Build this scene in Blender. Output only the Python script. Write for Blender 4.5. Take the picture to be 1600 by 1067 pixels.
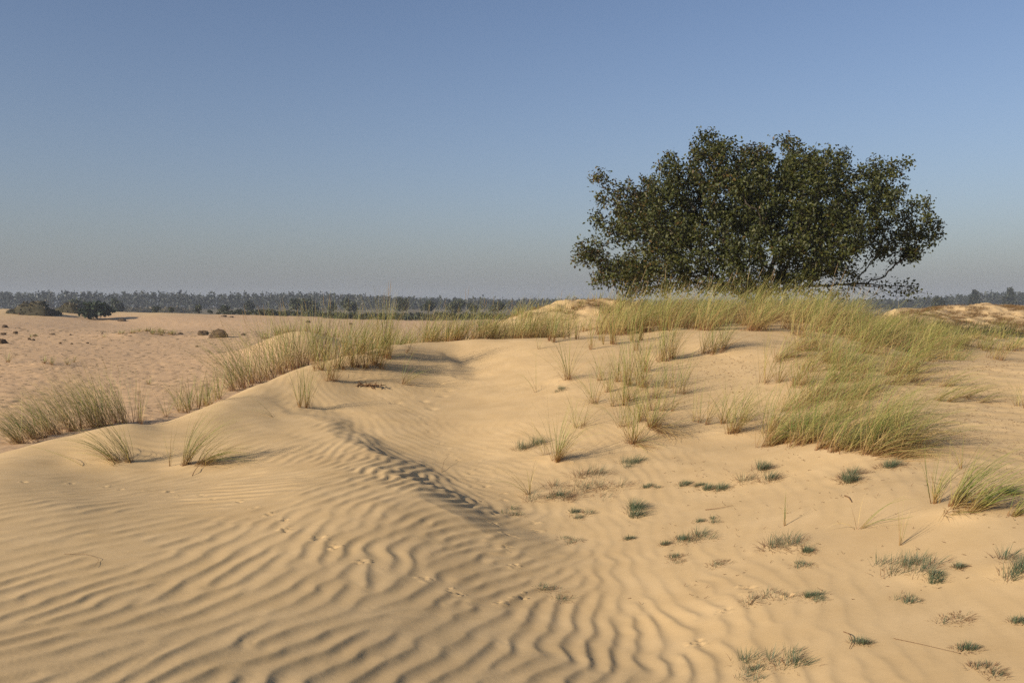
import bpy, math, time
import numpy as np
T0 = time.time()
scene = bpy.context.scene
for o in list(bpy.data.objects):
    bpy.data.objects.remove(o)
C = scene.collection
PI = math.pi

# ------------------------------------------------------------------ camera, sky, sun
F = 1333.0                      # focal length in pixels of a 1600 px wide frame
HORIZON = 474.0
PITCH = math.atan((533.5 - HORIZON) / F)
CZ = 5.0                        # camera height; all "dz" below are relative to it
cam_d = bpy.data.cameras.new('camera')
cam = bpy.data.objects.new('camera', cam_d)
C.objects.link(cam)
cam_d.sensor_width = 36.0
cam_d.lens = 36.0 * F / 1600.0
cam_d.clip_start = 0.05
cam_d.clip_end = 6000
cam.location = (0, 0, CZ)
cam.rotation_euler = (PI / 2 - PITCH, 0, 0)
scene.camera = cam
scene.render.resolution_x, scene.render.resolution_y = 1024, 682

SUN_EL = math.radians(24.0)
SUN_TO = np.array([0.77, 0.64])            # ground direction in which shadows fall
SUN_TO = SUN_TO / np.linalg.norm(SUN_TO)
sun_vec = np.array([-SUN_TO[0] * math.cos(SUN_EL), -SUN_TO[1] * math.cos(SUN_EL), math.sin(SUN_EL)])
world = bpy.data.worlds.new('World')
scene.world = world
world.use_nodes = True
wn, wl = world.node_tree.nodes, world.node_tree.links
wn.clear()
sky = wn.new('ShaderNodeTexSky')
sky.sky_type = 'NISHITA'
sky.sun_disc = False
sky.sun_elevation = SUN_EL
sky.sun_rotation = math.atan2(sun_vec[0], sun_vec[1])
sky.altitude = 0
sky.air_density = 1.0
sky.dust_density = 1.0
sky.ozone_density = 1.2
bg = wn.new('ShaderNodeBackground')
bg.inputs['Strength'].default_value = 0.085
wout = wn.new('ShaderNodeOutputWorld')
# ground haze in the lowest degrees of the sky, the same all round
tc = wn.new('ShaderNodeTexCoord'); sx = wn.new('ShaderNodeSeparateXYZ'); wl.new(tc.outputs['Generated'], sx.inputs[0])
hz = wn.new('ShaderNodeMath'); hz.operation = 'MULTIPLY'; hz.inputs[1].default_value = -1 / 0.115
mxz = wn.new('ShaderNodeMath'); mxz.operation = 'MAXIMUM'; mxz.inputs[1].default_value = 0.0
ex = wn.new('ShaderNodeMath'); ex.operation = 'EXPONENT'
wl.new(sx.outputs['Z'], mxz.inputs[0]); wl.new(mxz.outputs[0], hz.inputs[0]); wl.new(hz.outputs[0], ex.inputs[0])
tint = wn.new('ShaderNodeMix'); tint.data_type = 'RGBA'; tint.blend_type = 'MULTIPLY'; tint.inputs['Factor'].default_value = 1.0
tint.inputs['B'].default_value = (.90, .91, 1.03, 1)
hmix = wn.new('ShaderNodeMix'); hmix.data_type = 'RGBA'; hmix.inputs['B'].default_value = (2.2, 2.35, 2.6, 1)
wl.new(sky.outputs['Color'], tint.inputs['A']); wl.new(tint.outputs['Result'], hmix.inputs['A']); wl.new(ex.outputs[0], hmix.inputs['Factor'])
wl.new(hmix.outputs['Result'], bg.inputs['Color'])
wl.new(bg.outputs[0], wout.inputs['Surface'])

sun_d = bpy.data.lights.new('sun', 'SUN')
sun_d.energy = 5.0
sun_d.angle = math.radians(0.6)
sun_d.color = (1.0, 0.90, 0.76)
sun = bpy.data.objects.new('sun', sun_d)
C.objects.link(sun)
from mathutils import Vector
sun.rotation_euler = Vector(-sun_vec).to_track_quat('-Z', 'Y').to_euler()
sun.location = (-20, -20, 30)

vs = scene.view_settings
scene.display_settings.display_device = 'sRGB'
vs.view_transform = 'Standard'
vs.look = 'None'
vs.exposure = 0.28
vs.gamma = 1.0
vs.use_curve_mapping = False
scene.render.engine = 'CYCLES'
cy = scene.cycles
cy.max_bounces = 6
cy.diffuse_bounces = 3
cy.glossy_bounces = 2
cy.transmission_bounces = 3
cy.transparent_max_bounces = 4
cy.volume_bounces = 0
cy.use_adaptive_sampling = True
cy.adaptive_threshold = 0.015
cy.use_denoising = False
cy.denoiser = 'OPENIMAGEDENOISE'
cy.denoising_input_passes = 'RGB_ALBEDO_NORMAL'

# ------------------------------------------------------------------ helpers
def tag(o, label, cat=None, group=None, kind=None):
    if label: o['label'] = label
    if cat: o['category'] = cat
    if group: o['group'] = group
    if kind: o['kind'] = kind
    return o

def mesh_from(name, verts, faces, mat, attrs=None, smooth=False):
    """faces: (n,4) or (n,3) int array, or a list of such arrays"""
    me = bpy.data.meshes.new(name)
    verts = np.ascontiguousarray(verts, dtype=np.float32)
    if not isinstance(faces, (list, tuple)): faces = [faces]
    faces = [np.asarray(f, dtype=np.int32) for f in faces if len(f)]
    nl = sum(f.size for f in faces); nf = sum(len(f) for f in faces)
    me.vertices.add(len(verts)); me.vertices.foreach_set('co', verts.ravel())
    me.loops.add(nl); me.polygons.add(nf)
    me.loops.foreach_set('vertex_index', np.concatenate([f.ravel() for f in faces]))
    tot = np.concatenate([np.full(len(f), f.shape[1], np.int32) for f in faces])
    st = np.concatenate([[0], np.cumsum(tot)[:-1]]).astype(np.int32)
    me.polygons.foreach_set('loop_start', st)
    if smooth:
        me.polygons.foreach_set('use_smooth', np.ones(nf, bool))
    for k, a in (attrs or {}).items():
        at = me.attributes.new(k, 'FLOAT', 'POINT')
        at.data.foreach_set('value', np.ascontiguousarray(a, dtype=np.float32))
    me.update(calc_edges=True)
    if mat: me.materials.append(mat)
    return me

def obj(name, me, parent=None, loc=None):
    o = bpy.data.objects.new(name, me)
    C.objects.link(o)
    if loc is not None: o.location = loc
    if parent is not None: o.parent = parent
    return o

def empty(name, loc):
    o = bpy.data.objects.new(name, None)
    C.objects.link(o); o.location = loc; o.empty_display_size = 0.1
    return o

def hash2(ix, iy, seed):
    n = (ix.astype(np.int64) * 374761393 + iy.astype(np.int64) * 668265263 + seed * 982451653) & 0xFFFFFFFF
    n = ((n ^ (n >> 13)) * 1274126177) & 0xFFFFFFFF
    n = (n ^ (n >> 16)) & 0xFFFF
    return n / 65535.0

def vnoise(x, y, seed=0):
    ix, iy = np.floor(x), np.floor(y)
    fx, fy = x - ix, y - iy
    fx = fx * fx * fx * (fx * (fx * 6 - 15) + 10); fy = fy * fy * fy * (fy * (fy * 6 - 15) + 10)
    ix = ix.astype(np.int64); iy = iy.astype(np.int64)
    a = hash2(ix, iy, seed); b = hash2(ix + 1, iy, seed)
    c = hash2(ix, iy + 1, seed); d = hash2(ix + 1, iy + 1, seed)
    return ((a + (b - a) * fx) * (1 - fy) + (c + (d - c) * fx) * fy) * 2 - 1

def fbm(x, y, seed=0, oct=3):
    s = 0; a = 1.0
    for k in range(oct):
        s = s + a * vnoise(x * 2 ** k + 17.3 * k, y * 2 ** k - 9.1 * k, seed + k); a *= 0.5
    return s

def sstep(a, b, x):
    t = np.clip((x - a) / (b - a), 0, 1)
    return t * t * (3 - 2 * t)

# ------------------------------------------------------------------ terrain
cp, sp_ = math.cos(PITCH), math.sin(PITCH)
def ray(px, py):
    u = (px - 800.0) / F; v = (533.5 - py) / F
    k = 1.0 / (cp + v * sp_)
    return u * k, (v * cp - sp_) * k            # X per Y, dz per Y
def pt(px, py, Y):
    a, b = ray(px, py)
    return (a * Y, Y, b * Y)
def ptz(px, Y, dz):
    return ((px - 800.0) / F * Y, Y, dz)

ctrl = []
for p in [  # left field and spur
    (0, 1060, 3.1), (300, 1060, 3.22), (600, 1060, 3.46), (850, 1060, 3.64), (0, 900, 4.5), (300, 950, 4.12), (100, 800, 5.93), (300, 800, 6.13),
    (400, 770, 6.76), (0, 760, 6.85), (200, 720, 8.25), (310, 724, 8.3), (100, 715, 8.2), (380, 690, 9.0),
    (440, 630, 11.2), (500, 680, 9.5), (560, 720, 8.1), (620, 790, 6.3), (700, 880, 5.25), (760, 980, 4.34),
    # left crest
    (0, 708, 8.4), (70, 688, 8.75), (140, 671, 9.0), (205, 661, 9.2), (250, 664, 9.5), (300, 645, 10.1), (350, 625, 10.8), (400, 604, 11.6), (440, 588, 12.3),
    (480, 572, 13.1), (540, 556, 14.2), (600, 543, 15.4), (660, 537, 16.0), (740, 531, 16.6), (820, 530, 16.6), (880, 529, 16.5),
    # gully and bowl
    (560, 610, 12.3), (600, 640, 11.0), (630, 570, 14.0), (690, 600, 13.3), (720, 560, 15.4), (700, 660, 10.6), (760, 740, 8.05), (850, 830, 6.3), (950, 900, 5.3),
    (1000, 1000, 4.28), (780, 600, 12.95), (850, 570, 13.9), (850, 650, 10.4), (900, 700, 8.85), (700, 700, 9.5),
    # right slope
    (1000, 700, 8.7), (1000, 600, 11.9), (950, 560, 14.1), (1100, 650, 10.2), (1200, 700, 8.3), (1300, 690, 8.1), (1200, 600, 11.7), (1100, 560, 14.0), (1130, 528, 15.4),
    (1050, 535, 15.6), (1000, 530, 16.3), (1220, 535, 15.2), (1300, 555, 13.6), (1400, 600, 10.8), (1500, 564, 13.5), (1590, 563, 13.5), (1420, 565, 13.4), (1550, 620, 10.0), (1600, 700, 7.3),
    (1100, 800, 6.46), (1300, 800, 5.8), (1500, 800, 5.25), (1600, 900, 4.15), (1300, 1000, 3.75), (1450, 900, 4.4), (1150, 930, 4.6),
    # plain on the left
    (20, 640, 32), (150, 600, 42), (300, 560, 60), (100, 530, 88), (300, 520, 105), (20, 560, 58), (450, 545, 72), (60, 505, 138), (153, 500, 165),
    (270, 490, 182), (450, 497, 190), (560, 500, 185), (0, 484, 176), (40, 491, 165), (110, 489, 172), (200, 490, 180), (350, 494, 186),
    # mound behind the left grass
    (385, 552, 58), (425, 528, 60), (468, 517, 61), (505, 522, 62), (545, 540, 60),
    # belt, middle dune, right dune
    (950, 520, 19.0), (1100, 508, 20.0), (1200, 506, 20.0), (1300, 503, 20.0), (760, 516, 26), (820, 488, 30), (870, 474, 32.5), (940, 474, 33.5), (1010, 481, 32.5), (1100, 486, 31),
    (1190, 487, 28), (1270, 494, 30), (1385, 492, 45), (1450, 481, 50), (1520, 476, 52), (1600, 480, 52), (1500, 530, 27), (1600, 540, 27), (1400, 520, 24), (1350, 505, 26), (1450, 510, 40), (1520, 506, 42), (1600, 512, 41), (1480, 490, 47), (1560, 487, 48)]:
    ctrl.append(pt(*p))
for p in [(-40, 10.2, -2.05), (100, 10.6, -2.15), (215, 11.0, -2.0), (0, 14, -3.1), (150, 15, -3.15), (300, 12.5, -2.0), (300, 17, -3.4), (400, 14.5, -2.1), (420, 19, -3.1), (480, 16, -1.9), (560, 18, -1.6),
          (520, 22, -2.6), (330, 22, -3.8), (400, 26, -3.9), (470, 32, -3.9), (300, 40, -3.95), (470, 78, -3.6), (380, 66, -3.6), (560, 40, -3.6), (640, 19, -1.2), (700, 18.6, -1.05), (700, 23, -1.5), (640, 30, -2.6), (700, 34, -2.8), (760, 19, -1.0), (760, 45, -3.2), (820, 19, -.95), (870, 20, -.9), (870, 26, -.75),
          (870, 42, -1.6), (940, 44, -1.8), (1100, 42, -2.0), (1250, 38, -1.7), (1250, 48, -3.0), (1330, 44, -2.4), (1400, 60, -2.4), (1520, 63, -2.2), (1640, 63, -2.2), (1500, 18, -1.45), (1600, 18, -1.5), (1440, 19, -1.1),
          (900, 75, -3.8), (1200, 75, -3.9), (1550, 90, -3.9), (600, 75, -3.9), (250, 25, -3.95), (100, 22, -3.9), (480, 45, -3.85),
          (300, 260, -4.1), (800, 260, -4.1), (1300, 260, -4.1), (0, 260, -4.0), (1600, 260, -4.0), (800, 140, -4.0), (1200, 140, -4.0), (1600, 140, -4.0), (600, 600, -4.1), (0, 600, -4.1), (1600, 600, -4.1), (800, 950, -4.2), (-200, 950, -4.2), (1800, 950, -4.2),
          (-350, 6, -1.6), (-350, 9, -2.0), (-350, 22, -3.9), (-350, 60, -3.9), (-350, 180, -2.5), (1950, 5, -1.2), (1950, 9, -1.05), (1950, 15, -1.1), (1950, 28, -1.1), (1950, 52, -.7), (1950, 95, -3.8), (1950, 250, -4), (-350, 250, -4)]:
    ctrl.append(ptz(*p))
for p in [(0, 2, -1.5), (-3, 1.5, -1.36), (3, 1.5, -1.45), (0, -1, -1.5), (-5, -3, -1.7), (5, -3, -1.7), (0, -6, -1.7), (-3.2, 3.2, -1.36), (3.4, 3.2, -1.35)]:
    ctrl.append(p)
ctrl = np.array(ctrl, float)

def tcoord(x, y):
    yy = np.maximum(y, -6.2) + 7.0
    return 3.0 * x / yy, 1.7 * np.log(yy)
def _U(r2):
    return 0.5 * r2 * np.log(r2 + 1e-12)
_a, _b = tcoord(ctrl[:, 0], ctrl[:, 1])
_n = len(ctrl)
_K = _U((_a[:, None] - _a) ** 2 + (_b[:, None] - _b) ** 2) + np.eye(_n) * 6e-4
_P = np.stack([np.ones(_n), _a, _b], 1)
_A = np.zeros((_n + 3, _n + 3)); _A[:_n, :_n] = _K; _A[:_n, _n:] = _P; _A[_n:, :_n] = _P.T
_w = np.linalg.solve(_A, np.concatenate([ctrl[:, 2], np.zeros(3)]))

bumps = []      # (x, y, rx, ry, height)
def tps(x, y):
    x = np.asarray(x, float); y = np.asarray(y, float)
    sh = x.shape; x = x.ravel(); y = y.ravel()
    out = np.empty(len(x))
    for i in range(0, len(x), 40000):
        a, b = tcoord(x[i:i + 40000], y[i:i + 40000])
        a32, b32 = a.astype(np.float32), b.astype(np.float32)
        r2 = (a32[:, None] - _a.astype(np.float32)) ** 2 + (b32[:, None] - _b.astype(np.float32)) ** 2
        out[i:i + 40000] = (0.5 * r2 * np.log(r2 + 1e-12)) @ _w[:_n].astype(np.float32) + _w[_n] + _w[_n + 1] * a + _w[_n + 2] * b
    return out.reshape(sh)

spurs = []      # polylines with the steep lee flank, set below
def seg_dist(x, y, poly):
    best = np.full(x.shape, 1e9); sgn = np.zeros(x.shape); par = np.zeros(x.shape)
    L = 0
    for (x0, y0), (x1, y1) in zip(poly[:-1], poly[1:]):
        dx, dy = x1 - x0, y1 - y0; l2 = dx * dx + dy * dy; l = math.sqrt(l2)
        t = np.clip(((x - x0) * dx + (y - y0) * dy) / l2, 0, 1)
        ex, ey = x - x0 - t * dx, y - y0 - t * dy
        d = np.sqrt(ex * ex + ey * ey)
        s = np.sign(dx * (y - y0) - dy * (x - x0))
        m = d < best
        best = np.where(m, d, best); sgn = np.where(m, s, sgn); par = np.where(m, L + t * l, par)
        L += l
    return best * sgn, par / L

def height(x, y):
    x = np.asarray(x, float); y = np.asarray(y, float)
    z = tps(x, y)
    # broad irregularity that grows with distance
    z = z + 0.018 * fbm(x * 0.9, y * 0.9, 3, 3) * sstep(3, 9, y) + 0.05 * fbm(x * .22, y * .22, 9, 2) * sstep(20, 40, y) + 0.35 * fbm(x * .035, y * .035, 5, 2) * sstep(70, 130, y)
    for bx, by, rx, ry, h in bumps:
        m = (np.abs(x - bx) < 3 * rx) & (np.abs(y - by) < 3 * ry)
        if m.any():
            z = np.where(m, z + h * np.exp(-((x - bx) / rx) ** 2 - ((y - by) / ry) ** 2), z)
    for poly, (x0, x1, y0, y1), amp, wd in spurs:
        m = (y > y0) & (y < y1) & (x > x0) & (x < x1)
        if m.any():
            s, par = seg_dist(x[m], y[m], poly)
            A = amp * np.interp(par, [0, .06, .2, .5, .8, 1], [0, .6, .8, 1, .9, 0])
            s = s + 0.2 * wd * fbm(x[m] * 1.7, y[m] * 1.7, 21, 3)
            prof = np.where(s < 0, 0.45 * np.exp(s / (.8 * wd)), 0.45 - 1.0 * sstep(-.05, wd, s)) * np.where(s > 0, np.exp(-np.maximum(s - .8 * wd, 0) / (1.1 * wd)), 1)
            zz = z[m]; zz += A * prof; z[m] = zz
    return z + CZ

_YS = np.geomspace(2.6, 900, 1600)
def G(px, py, push=0.0):
    a, b = ray(px, py)
    h = height(a * _YS, _YS)
    d = (CZ + b * _YS) - h
    k = np.nonzero(d < 0)[0]
    if len(k) == 0:
        i = int(np.argmin(d)); Y = _YS[i]
    else:
        i = k[0]
        Y = _YS[i] if i == 0 else _YS[i - 1] + (_YS[i] - _YS[i - 1]) * d[i - 1] / (d[i - 1] - d[i])
    Y += push
    x = a * Y
    return np.array([x, Y, float(height(np.array([x]), np.array([Y]))[0])])
def Gn(x, y):
    return np.array([x, y, float(height(np.array([x]), np.array([y]))[0])])
def grad(p, e=0.12):
    h = height(np.array([p[0] + e, p[0] - e, p[0], p[0]]), np.array([p[1], p[1], p[1] + e, p[1] - e]))
    return (h[0] - h[1]) / (2 * e), (h[2] - h[3]) / (2 * e)

_sp1 = [tuple(G(*p)[:2]) for p in [(436, 618), (447, 640), (485, 664), (540, 700), (600, 735), (650, 765), (700, 803), (760, 850), (840, 905)]]
_sp2 = [tuple(G(*p)[:2]) for p in [(672, 547), (684, 556), (694, 566), (704, 580), (706, 598)]]
spurs += [(_sp1, (-6, 3, 2.5, 14), .10, .75), (_sp2, (-3, 1, 11, 18), .07, .45)]

# sand heaped up round grass clumps and on the plain
for px, py, rpx, h in [(235, 524, 34, .55), (205, 526, 18, .3), (345, 526, 16, .25), (75, 571, 20, .2), (620, 545, 20, .10), (1045, 562, 26, .10), (1120, 546, 26, .10), (885, 592, 14, .05),
                       (1015, 668, 22, .09), (868, 716, 16, .06), (1500, 800, 30, .08), (300, 728, 20, .05), (195, 722, 18, .05), (470, 640, 14, .05), (1300, 705, 60, .12), (1140, 676, 24, .08),
                       (860, 770, 26, .04), (930, 750, 26, .04), (1175, 742, 18, .03), (1315, 748, 18, .03), (1450, 898, 24, .04), (1580, 888, 24, .04), (1240, 850, 24, .025), (1000, 798, 14, .025)]:
    p = G(px, py); r = rpx / F * p[1]
    bumps.append((p[0], p[1], r * 1.7, r * (1.9 if p[1] < 30 else 2.4), h * (.55 if p[1] < 30 else 1)))

# ------------------------------------------------------------------ ripples: oriented band-pass pattern with natural forks
rng = np.random.default_rng(7)
RX0, RX1, RY0, RY1, RS = -7.2, 9.0, 2.2, 17.5, 0.018
rx = np.arange(RX0, RX1, RS); ry = np.arange(RY0, RY1, RS)
GX, GY = np.meshgrid(rx, ry)
# (px, py, crest direction in the picture, amplitude in mm, wavelength)
rip = [(30, 750, 1, -.06, 4, .17), (50, 850, 1, -.24, 8, .15), (50, 950, 1, -.36, 10, .14), (50, 1040, 1, -.36, 10, .14), (200, 760, 1, -.10, 6, .16), (250, 850, 1, -.26, 9, .15), (300, 950, 1, -.42, 11, .14),
       (300, 1040, 1, -.5, 11, .14), (400, 760, 1, -.06, 6, .15), (470, 690, 1, -.24, 8, .15), (450, 860, 1, -.42, 10, .14), (500, 950, 1, -.62, 10.5, .14), (550, 1040, 1, -.66, 10, .14),
       (620, 790, 1, -.55, 13, .14), (560, 720, 1, -.35, 12, .13), (600, 735, 1, -.4, 15, .13), (700, 850, 1, -.30, 13, .14), (650, 930, 1, -.55, 11, .14), (800, 1000, 1, -1.0, 11, .14), (900, 1000, .55, -1, 11, .13),
       (970, 1040, .45, -1, 10, .12), (850, 1040, .8, -1, 10, .13), (890, 950, .8, -1, 11, .13), (940, 990, .6, -1, 10, .12), (870, 920, 1, -.6, 10, .12), (900, 1055, .7, -1, 10, .13), (750, 1050, 1, -.9, 10, .14), (1000, 1055, .3, -1, 9, .12), (800, 900, 1, -.4, 11, .12), (950, 900, .35, 1, 6, .11), (1030, 960, .35, 1, 7, .12), (1050, 900, .5, 1, 4, .12), (1100, 1020, .3, 1, 7, .12), (1200, 900, .55, 1, 2.2, .13), (1200, 1000, .45, 1, 3.5, .13),
       (1320, 980, .5, 1, 2.5, .13), (1420, 950, .55, 1, 1.3, .13), (1550, 1000, .6, 1, .8, .13), (1300, 850, .6, 1, .6, .12), (1500, 850, .6, 1, .3, .12), (1100, 800, .6, 1, .4, .12),
       (700, 720, 1, .35, 1.2, .11), (770, 770, 1, .2, 1.2, .11), (670, 770, 1, -.4, 15, .13), (730, 820, 1, -.35, 14, .13), (830, 850, 1, -.1, 5, .11), (900, 830, .6, 1, 1.0, .12), (1000, 850, .6, 1, .6, .12), (640, 700, 1, .3, 2.2, .12), (620, 660, 1, .5, 2.4, .12), (560, 640, 1, .45, 2.2, .12), (760, 640, 1, -.12, 1.4, .12), (820, 590, 1, .1, 1.6, .12), (900, 640, 1, .2, .8, .12), (880, 760, .8, .8, 1.2, .11), (1200, 700, 1, .2, .2, .12),
       (240, 690, 1, .1, 7, .14), (150, 700, 1, -.08, 3, .14), (380, 640, 1, -.2, 2, .14), (700, 550, 1, 0, .8, .14), (1000, 560, 1, 0, .3, .14), (1450, 620, 1, 0, .3, .14)]
rp = []
for px, py, dx, dy, am, lam in rip:
    l = math.hypot(dx, dy); e = 9.0
    p0, p1 = G(px - dx / l * e, py - dy / l * e), G(px + dx / l * e, py + dy / l * e)
    d = p1[:2] - p0[:2]; d /= np.linalg.norm(d)
    n = np.array([d[1], -d[0]])
    if n[0] * 0.85 - n[1] * 0.5 < 0: n = -n
    c = G(px, py)
    rp.append((c[0], c[1], math.atan2(n[1], n[0]), am * 1e-3, lam))
rp = np.array(rp)
_ra, _rb = tcoord(rp[:, 0], rp[:, 1])
ca, cb = tcoord(GX[::4, ::4], GY[::4, ::4])
num = np.zeros((4,) + ca.shape); den = 0
for k in range(len(rp)):
    w = 1.0 / ((ca - _ra[k]) ** 2 + (cb - _rb[k]) ** 2 + 6e-4) ** 1.6
    num[0] += w * math.cos(rp[k, 2]); num[1] += w * math.sin(rp[k, 2]); num[2] += w * rp[k, 3]; num[3] += w * rp[k, 4]; den = den + w
num /= den
def up4(a):
    return np.repeat(np.repeat(a, 4, 0), 4, 1)[:GX.shape[0], :GX.shape[1]]
def blur(a, s):
    fy = np.fft.fftfreq(a.shape[0])[:, None]; fx = np.fft.rfftfreq(a.shape[1])[None]
    return np.fft.irfft2(np.fft.rfft2(a) * np.exp(-2 * (PI * s) ** 2 * (fx * fx + fy * fy)), a.shape)
psi = np.arctan2(blur(up4(num[1]), 8), blur(up4(num[0]), 8)) + 0.26 * fbm(GX * 1.2, GY * 1.2, 31, 3)
ramp = np.maximum(blur(up4(num[2]), 6), 0); rlam = blur(up4(num[3]), 8)
K = 9
angs = np.linspace(-1.95, 0.75, K); step = angs[1] - angs[0]
fy = np.fft.fftfreq(GX.shape[0], RS)[:, None]; fx = np.fft.fftfreq(GX.shape[1], RS)[None]
fr = np.hypot(fx, fy); fa = np.arctan2(fy, fx)
filt, wts = [], []
for lam in (.118, .16):
    for a in angs:
        da = (fa - a + PI) % (2 * PI) - PI
        filt.append((np.exp(-((fr - 1 / lam) / (0.30 / lam)) ** 2) * np.exp(-(da / 0.36) ** 2)).astype(np.float32))
        dw = (psi - a + PI) % (2 * PI) - PI
        wl_ = sstep(.122, .155, rlam); wl_ = wl_ if lam > .13 else 1 - wl_
        wts.append((np.exp(-(dw / (step * .8)) ** 2) * wl_).astype(np.float32))
sw = np.sum(wts, 0) + 1e-6
u = rng.standard_normal(GX.shape)
for it in range(3):
    Fu = np.fft.fft2(u)
    acc = np.zeros(GX.shape, np.complex64)
    for f_, w_ in zip(filt, wts):
        acc += np.fft.ifft2(Fu * f_).astype(np.complex64) * w_
    acc /= sw
    mag = np.abs(acc); mag /= mag.mean()
    acc = acc / (np.abs(acc) + 1e-9) * np.minimum(mag, 1.3) ** .5
    u = acc.real.astype(float)
acc = acc.astype(np.complex64)
patch = np.clip(1.0 + 0.55 * fbm(GX * 1.9, GY * 1.9, 41, 3), .25, 1.25)
edge = np.minimum.reduce([GX - RX0, RX1 - GX, GY - RY0, RY1 - GY])
RAMP = (ramp * patch * sstep(0, .8, edge)).astype(np.float32)
def ripple(x, y):
    x = x + .022 * fbm(x * 4.5, y * 4.5, 81, 2); y = y + .022 * fbm(x * 4.5, y * 4.5, 85, 2)
    fx_ = np.clip((x - RX0) / RS, 0, len(rx) - 1.001); fy_ = np.clip((y - RY0) / RS, 0, len(ry) - 1.001)
    i, j = fx_.astype(int), fy_.astype(int); tx, ty = fx_ - i, fy_ - j
    def bil(a): return (a[j, i] * (1 - tx) + a[j, i + 1] * tx) * (1 - ty) + (a[j + 1, i] * (1 - tx) + a[j + 1, i + 1] * tx) * ty
    c = bil(acc); am = bil(RAMP)
    s_ = (np.angle(c) / (2 * PI)) % 1.0; env = sstep(.2, .9, np.abs(c))
    lee = .34
    prof = np.where(s_ < lee, np.maximum(1 - s_ / lee, 0) ** 1.9, sstep(0, 1, (s_ - lee) / (1 - lee))) - .42
    return am * env * prof
print('ripples', round(time.time() - T0, 1))

# animal tracks and footprints as dents: (x, y, sigma, depth)
dents = []
def trail(pts, stepm, kind, seed):
    r = np.random.default_rng(seed)
    w = [G(*p) for p in pts]
    for p, q in zip(w[:-1], w[1:]):
        L = np.linalg.norm(q[:2] - p[:2]); n = max(1, int(L / stepm))
        d = (q[:2] - p[:2]) / max(L, 1e-6); s = np.array([-d[1], d[0]])
        for k in range(n):
            side = (k % 2) * 2 - 1
            c = p[:2] + (q - p)[:2] * (k + .3 * r.random()) / n + s * side * (.03 if kind == 'bird' else .1)
            if kind == 'bird':
                for m in range(4):
                    o = r.normal(0, .02, 2)
                    dents.append((c[0] + o[0], c[1] + o[1], .010, -.013 * r.uniform(.6, 1)))
                for m in range(5):
                    o = r.normal(0, .032, 2)
                    dents.append((c[0] + o[0], c[1] + o[1], .009, .012 * r.uniform(.4, 1)))
            else:
                dents.append((c[0], c[1], .06, -.016)); dents.append((c[0] + .03, c[1] - .05, .04, -.008))
trail([(20, 752), (110, 755), (230, 765), (335, 778), (430, 800), (445, 825), (525, 852), (562, 875), (650, 895), (710, 920), (760, 937), (870, 930)], .22, 'bird', 1)
trail([(560, 595), (640, 640), (690, 690), (740, 740), (760, 790), (800, 850), (790, 900)], .24, 'bird', 2)
trail([(760, 700), (770, 760), (810, 800), (860, 840)], .2, 'bird', 3)
trail([(1070, 1020), (1120, 960), (1160, 910), (1290, 960)], .26, 'bird', 4)
trail([(620, 625), (660, 640), (690, 610), (715, 570), (700, 545)], .4, 'foot', 5)
trail([(730, 560), (745, 545)], .3, 'foot', 6)
rf = np.random.default_rng(15)
for k in range(260):
    Y = math.exp(rf.uniform(math.log(24), math.log(55))); px = rf.uniform(-40, 360)
    dents.append(((px - 800) / F * Y, Y, .16, -.05 * rf.uniform(.4, 1))); dents.append(((px - 800) / F * Y + .2, Y + .1, .14, .02))
def path(pts, n):
    w = [G(*p) for p in pts]
    for p, q in zip(w[:-1], w[1:]):
        for k in range(n):
            c = p + (q - p) * k / n; dents.append((c[0] + rf.normal(0, .12), c[1] + rf.normal(0, .3), .17, -.07))
path([(5, 640), (40, 622), (100, 612), (170, 602), (260, 598)], 7)
path([(0, 585), (90, 575), (180, 570), (330, 560)], 6)

# ------------------------------------------------------------------ ground sheet
def rows():
    ys = list(np.linspace(-6, 2.4, 22)); y = 2.5
    while y < 960:
        ys.append(y)
        y += 0.0118 if y < 6.5 else (0.0118 + (y - 6.5) * .006 if y < 30 else (.153 + (y - 30) * .0095 if y < 200 else 12 + (y - 200) * .02))
    ys.append(980.0)
    return np.array(ys)
YR = rows()
s_core = np.linspace(-1, 1, 610)
s_out = np.linspace(0, 1, 22)[1:] ** 1.2
XW = 0.605 * np.maximum(YR, 0) + 0.9
XO = 0.35 * np.maximum(YR, 0) + 6.0
cols = np.concatenate([(-1 - s_out[::-1])[None].repeat(len(YR), 0), s_core[None].repeat(len(YR), 0), (1 + s_out)[None].repeat(len(YR), 0)], 1)
XX = np.clip(cols, -1, 1) * XW[:, None] + np.sign(cols) * np.maximum(np.abs(cols) - 1, 0) * XO[:, None]
YY = YR[:, None].repeat(XX.shape[1], 1)
ZZ = height(XX, YY)
near = (YY > RY0) & (YY < RY1) & (XX > RX0) & (XX < RX1)
ZZ[near] += ripple(XX[near], YY[near])
# trampled, littered sand of the plain
pl = sstep(16, 24, YY) * sstep(-2.4, -3.2, ZZ - CZ) * (1 - sstep(150, 230, YY))
ZZ += pl * (0.022 * fbm(XX * 1.9, YY * 1.9, 51, 3) + 0.028 * np.minimum(vnoise(XX * 2.7, YY * 1.6, 57), 0) * sstep(24, 28, YY))
# hummocky middle and right dunes
hm = sstep(25, 30, YY) * (1 - sstep(54, 62, YY)) * sstep(-1.7, -1.1, ZZ - CZ) * sstep(-.06, -.02, XX / YY)
ZZ += hm * 0.13 * fbm(XX * 1.5, YY * 1.2, 61, 3)
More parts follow.
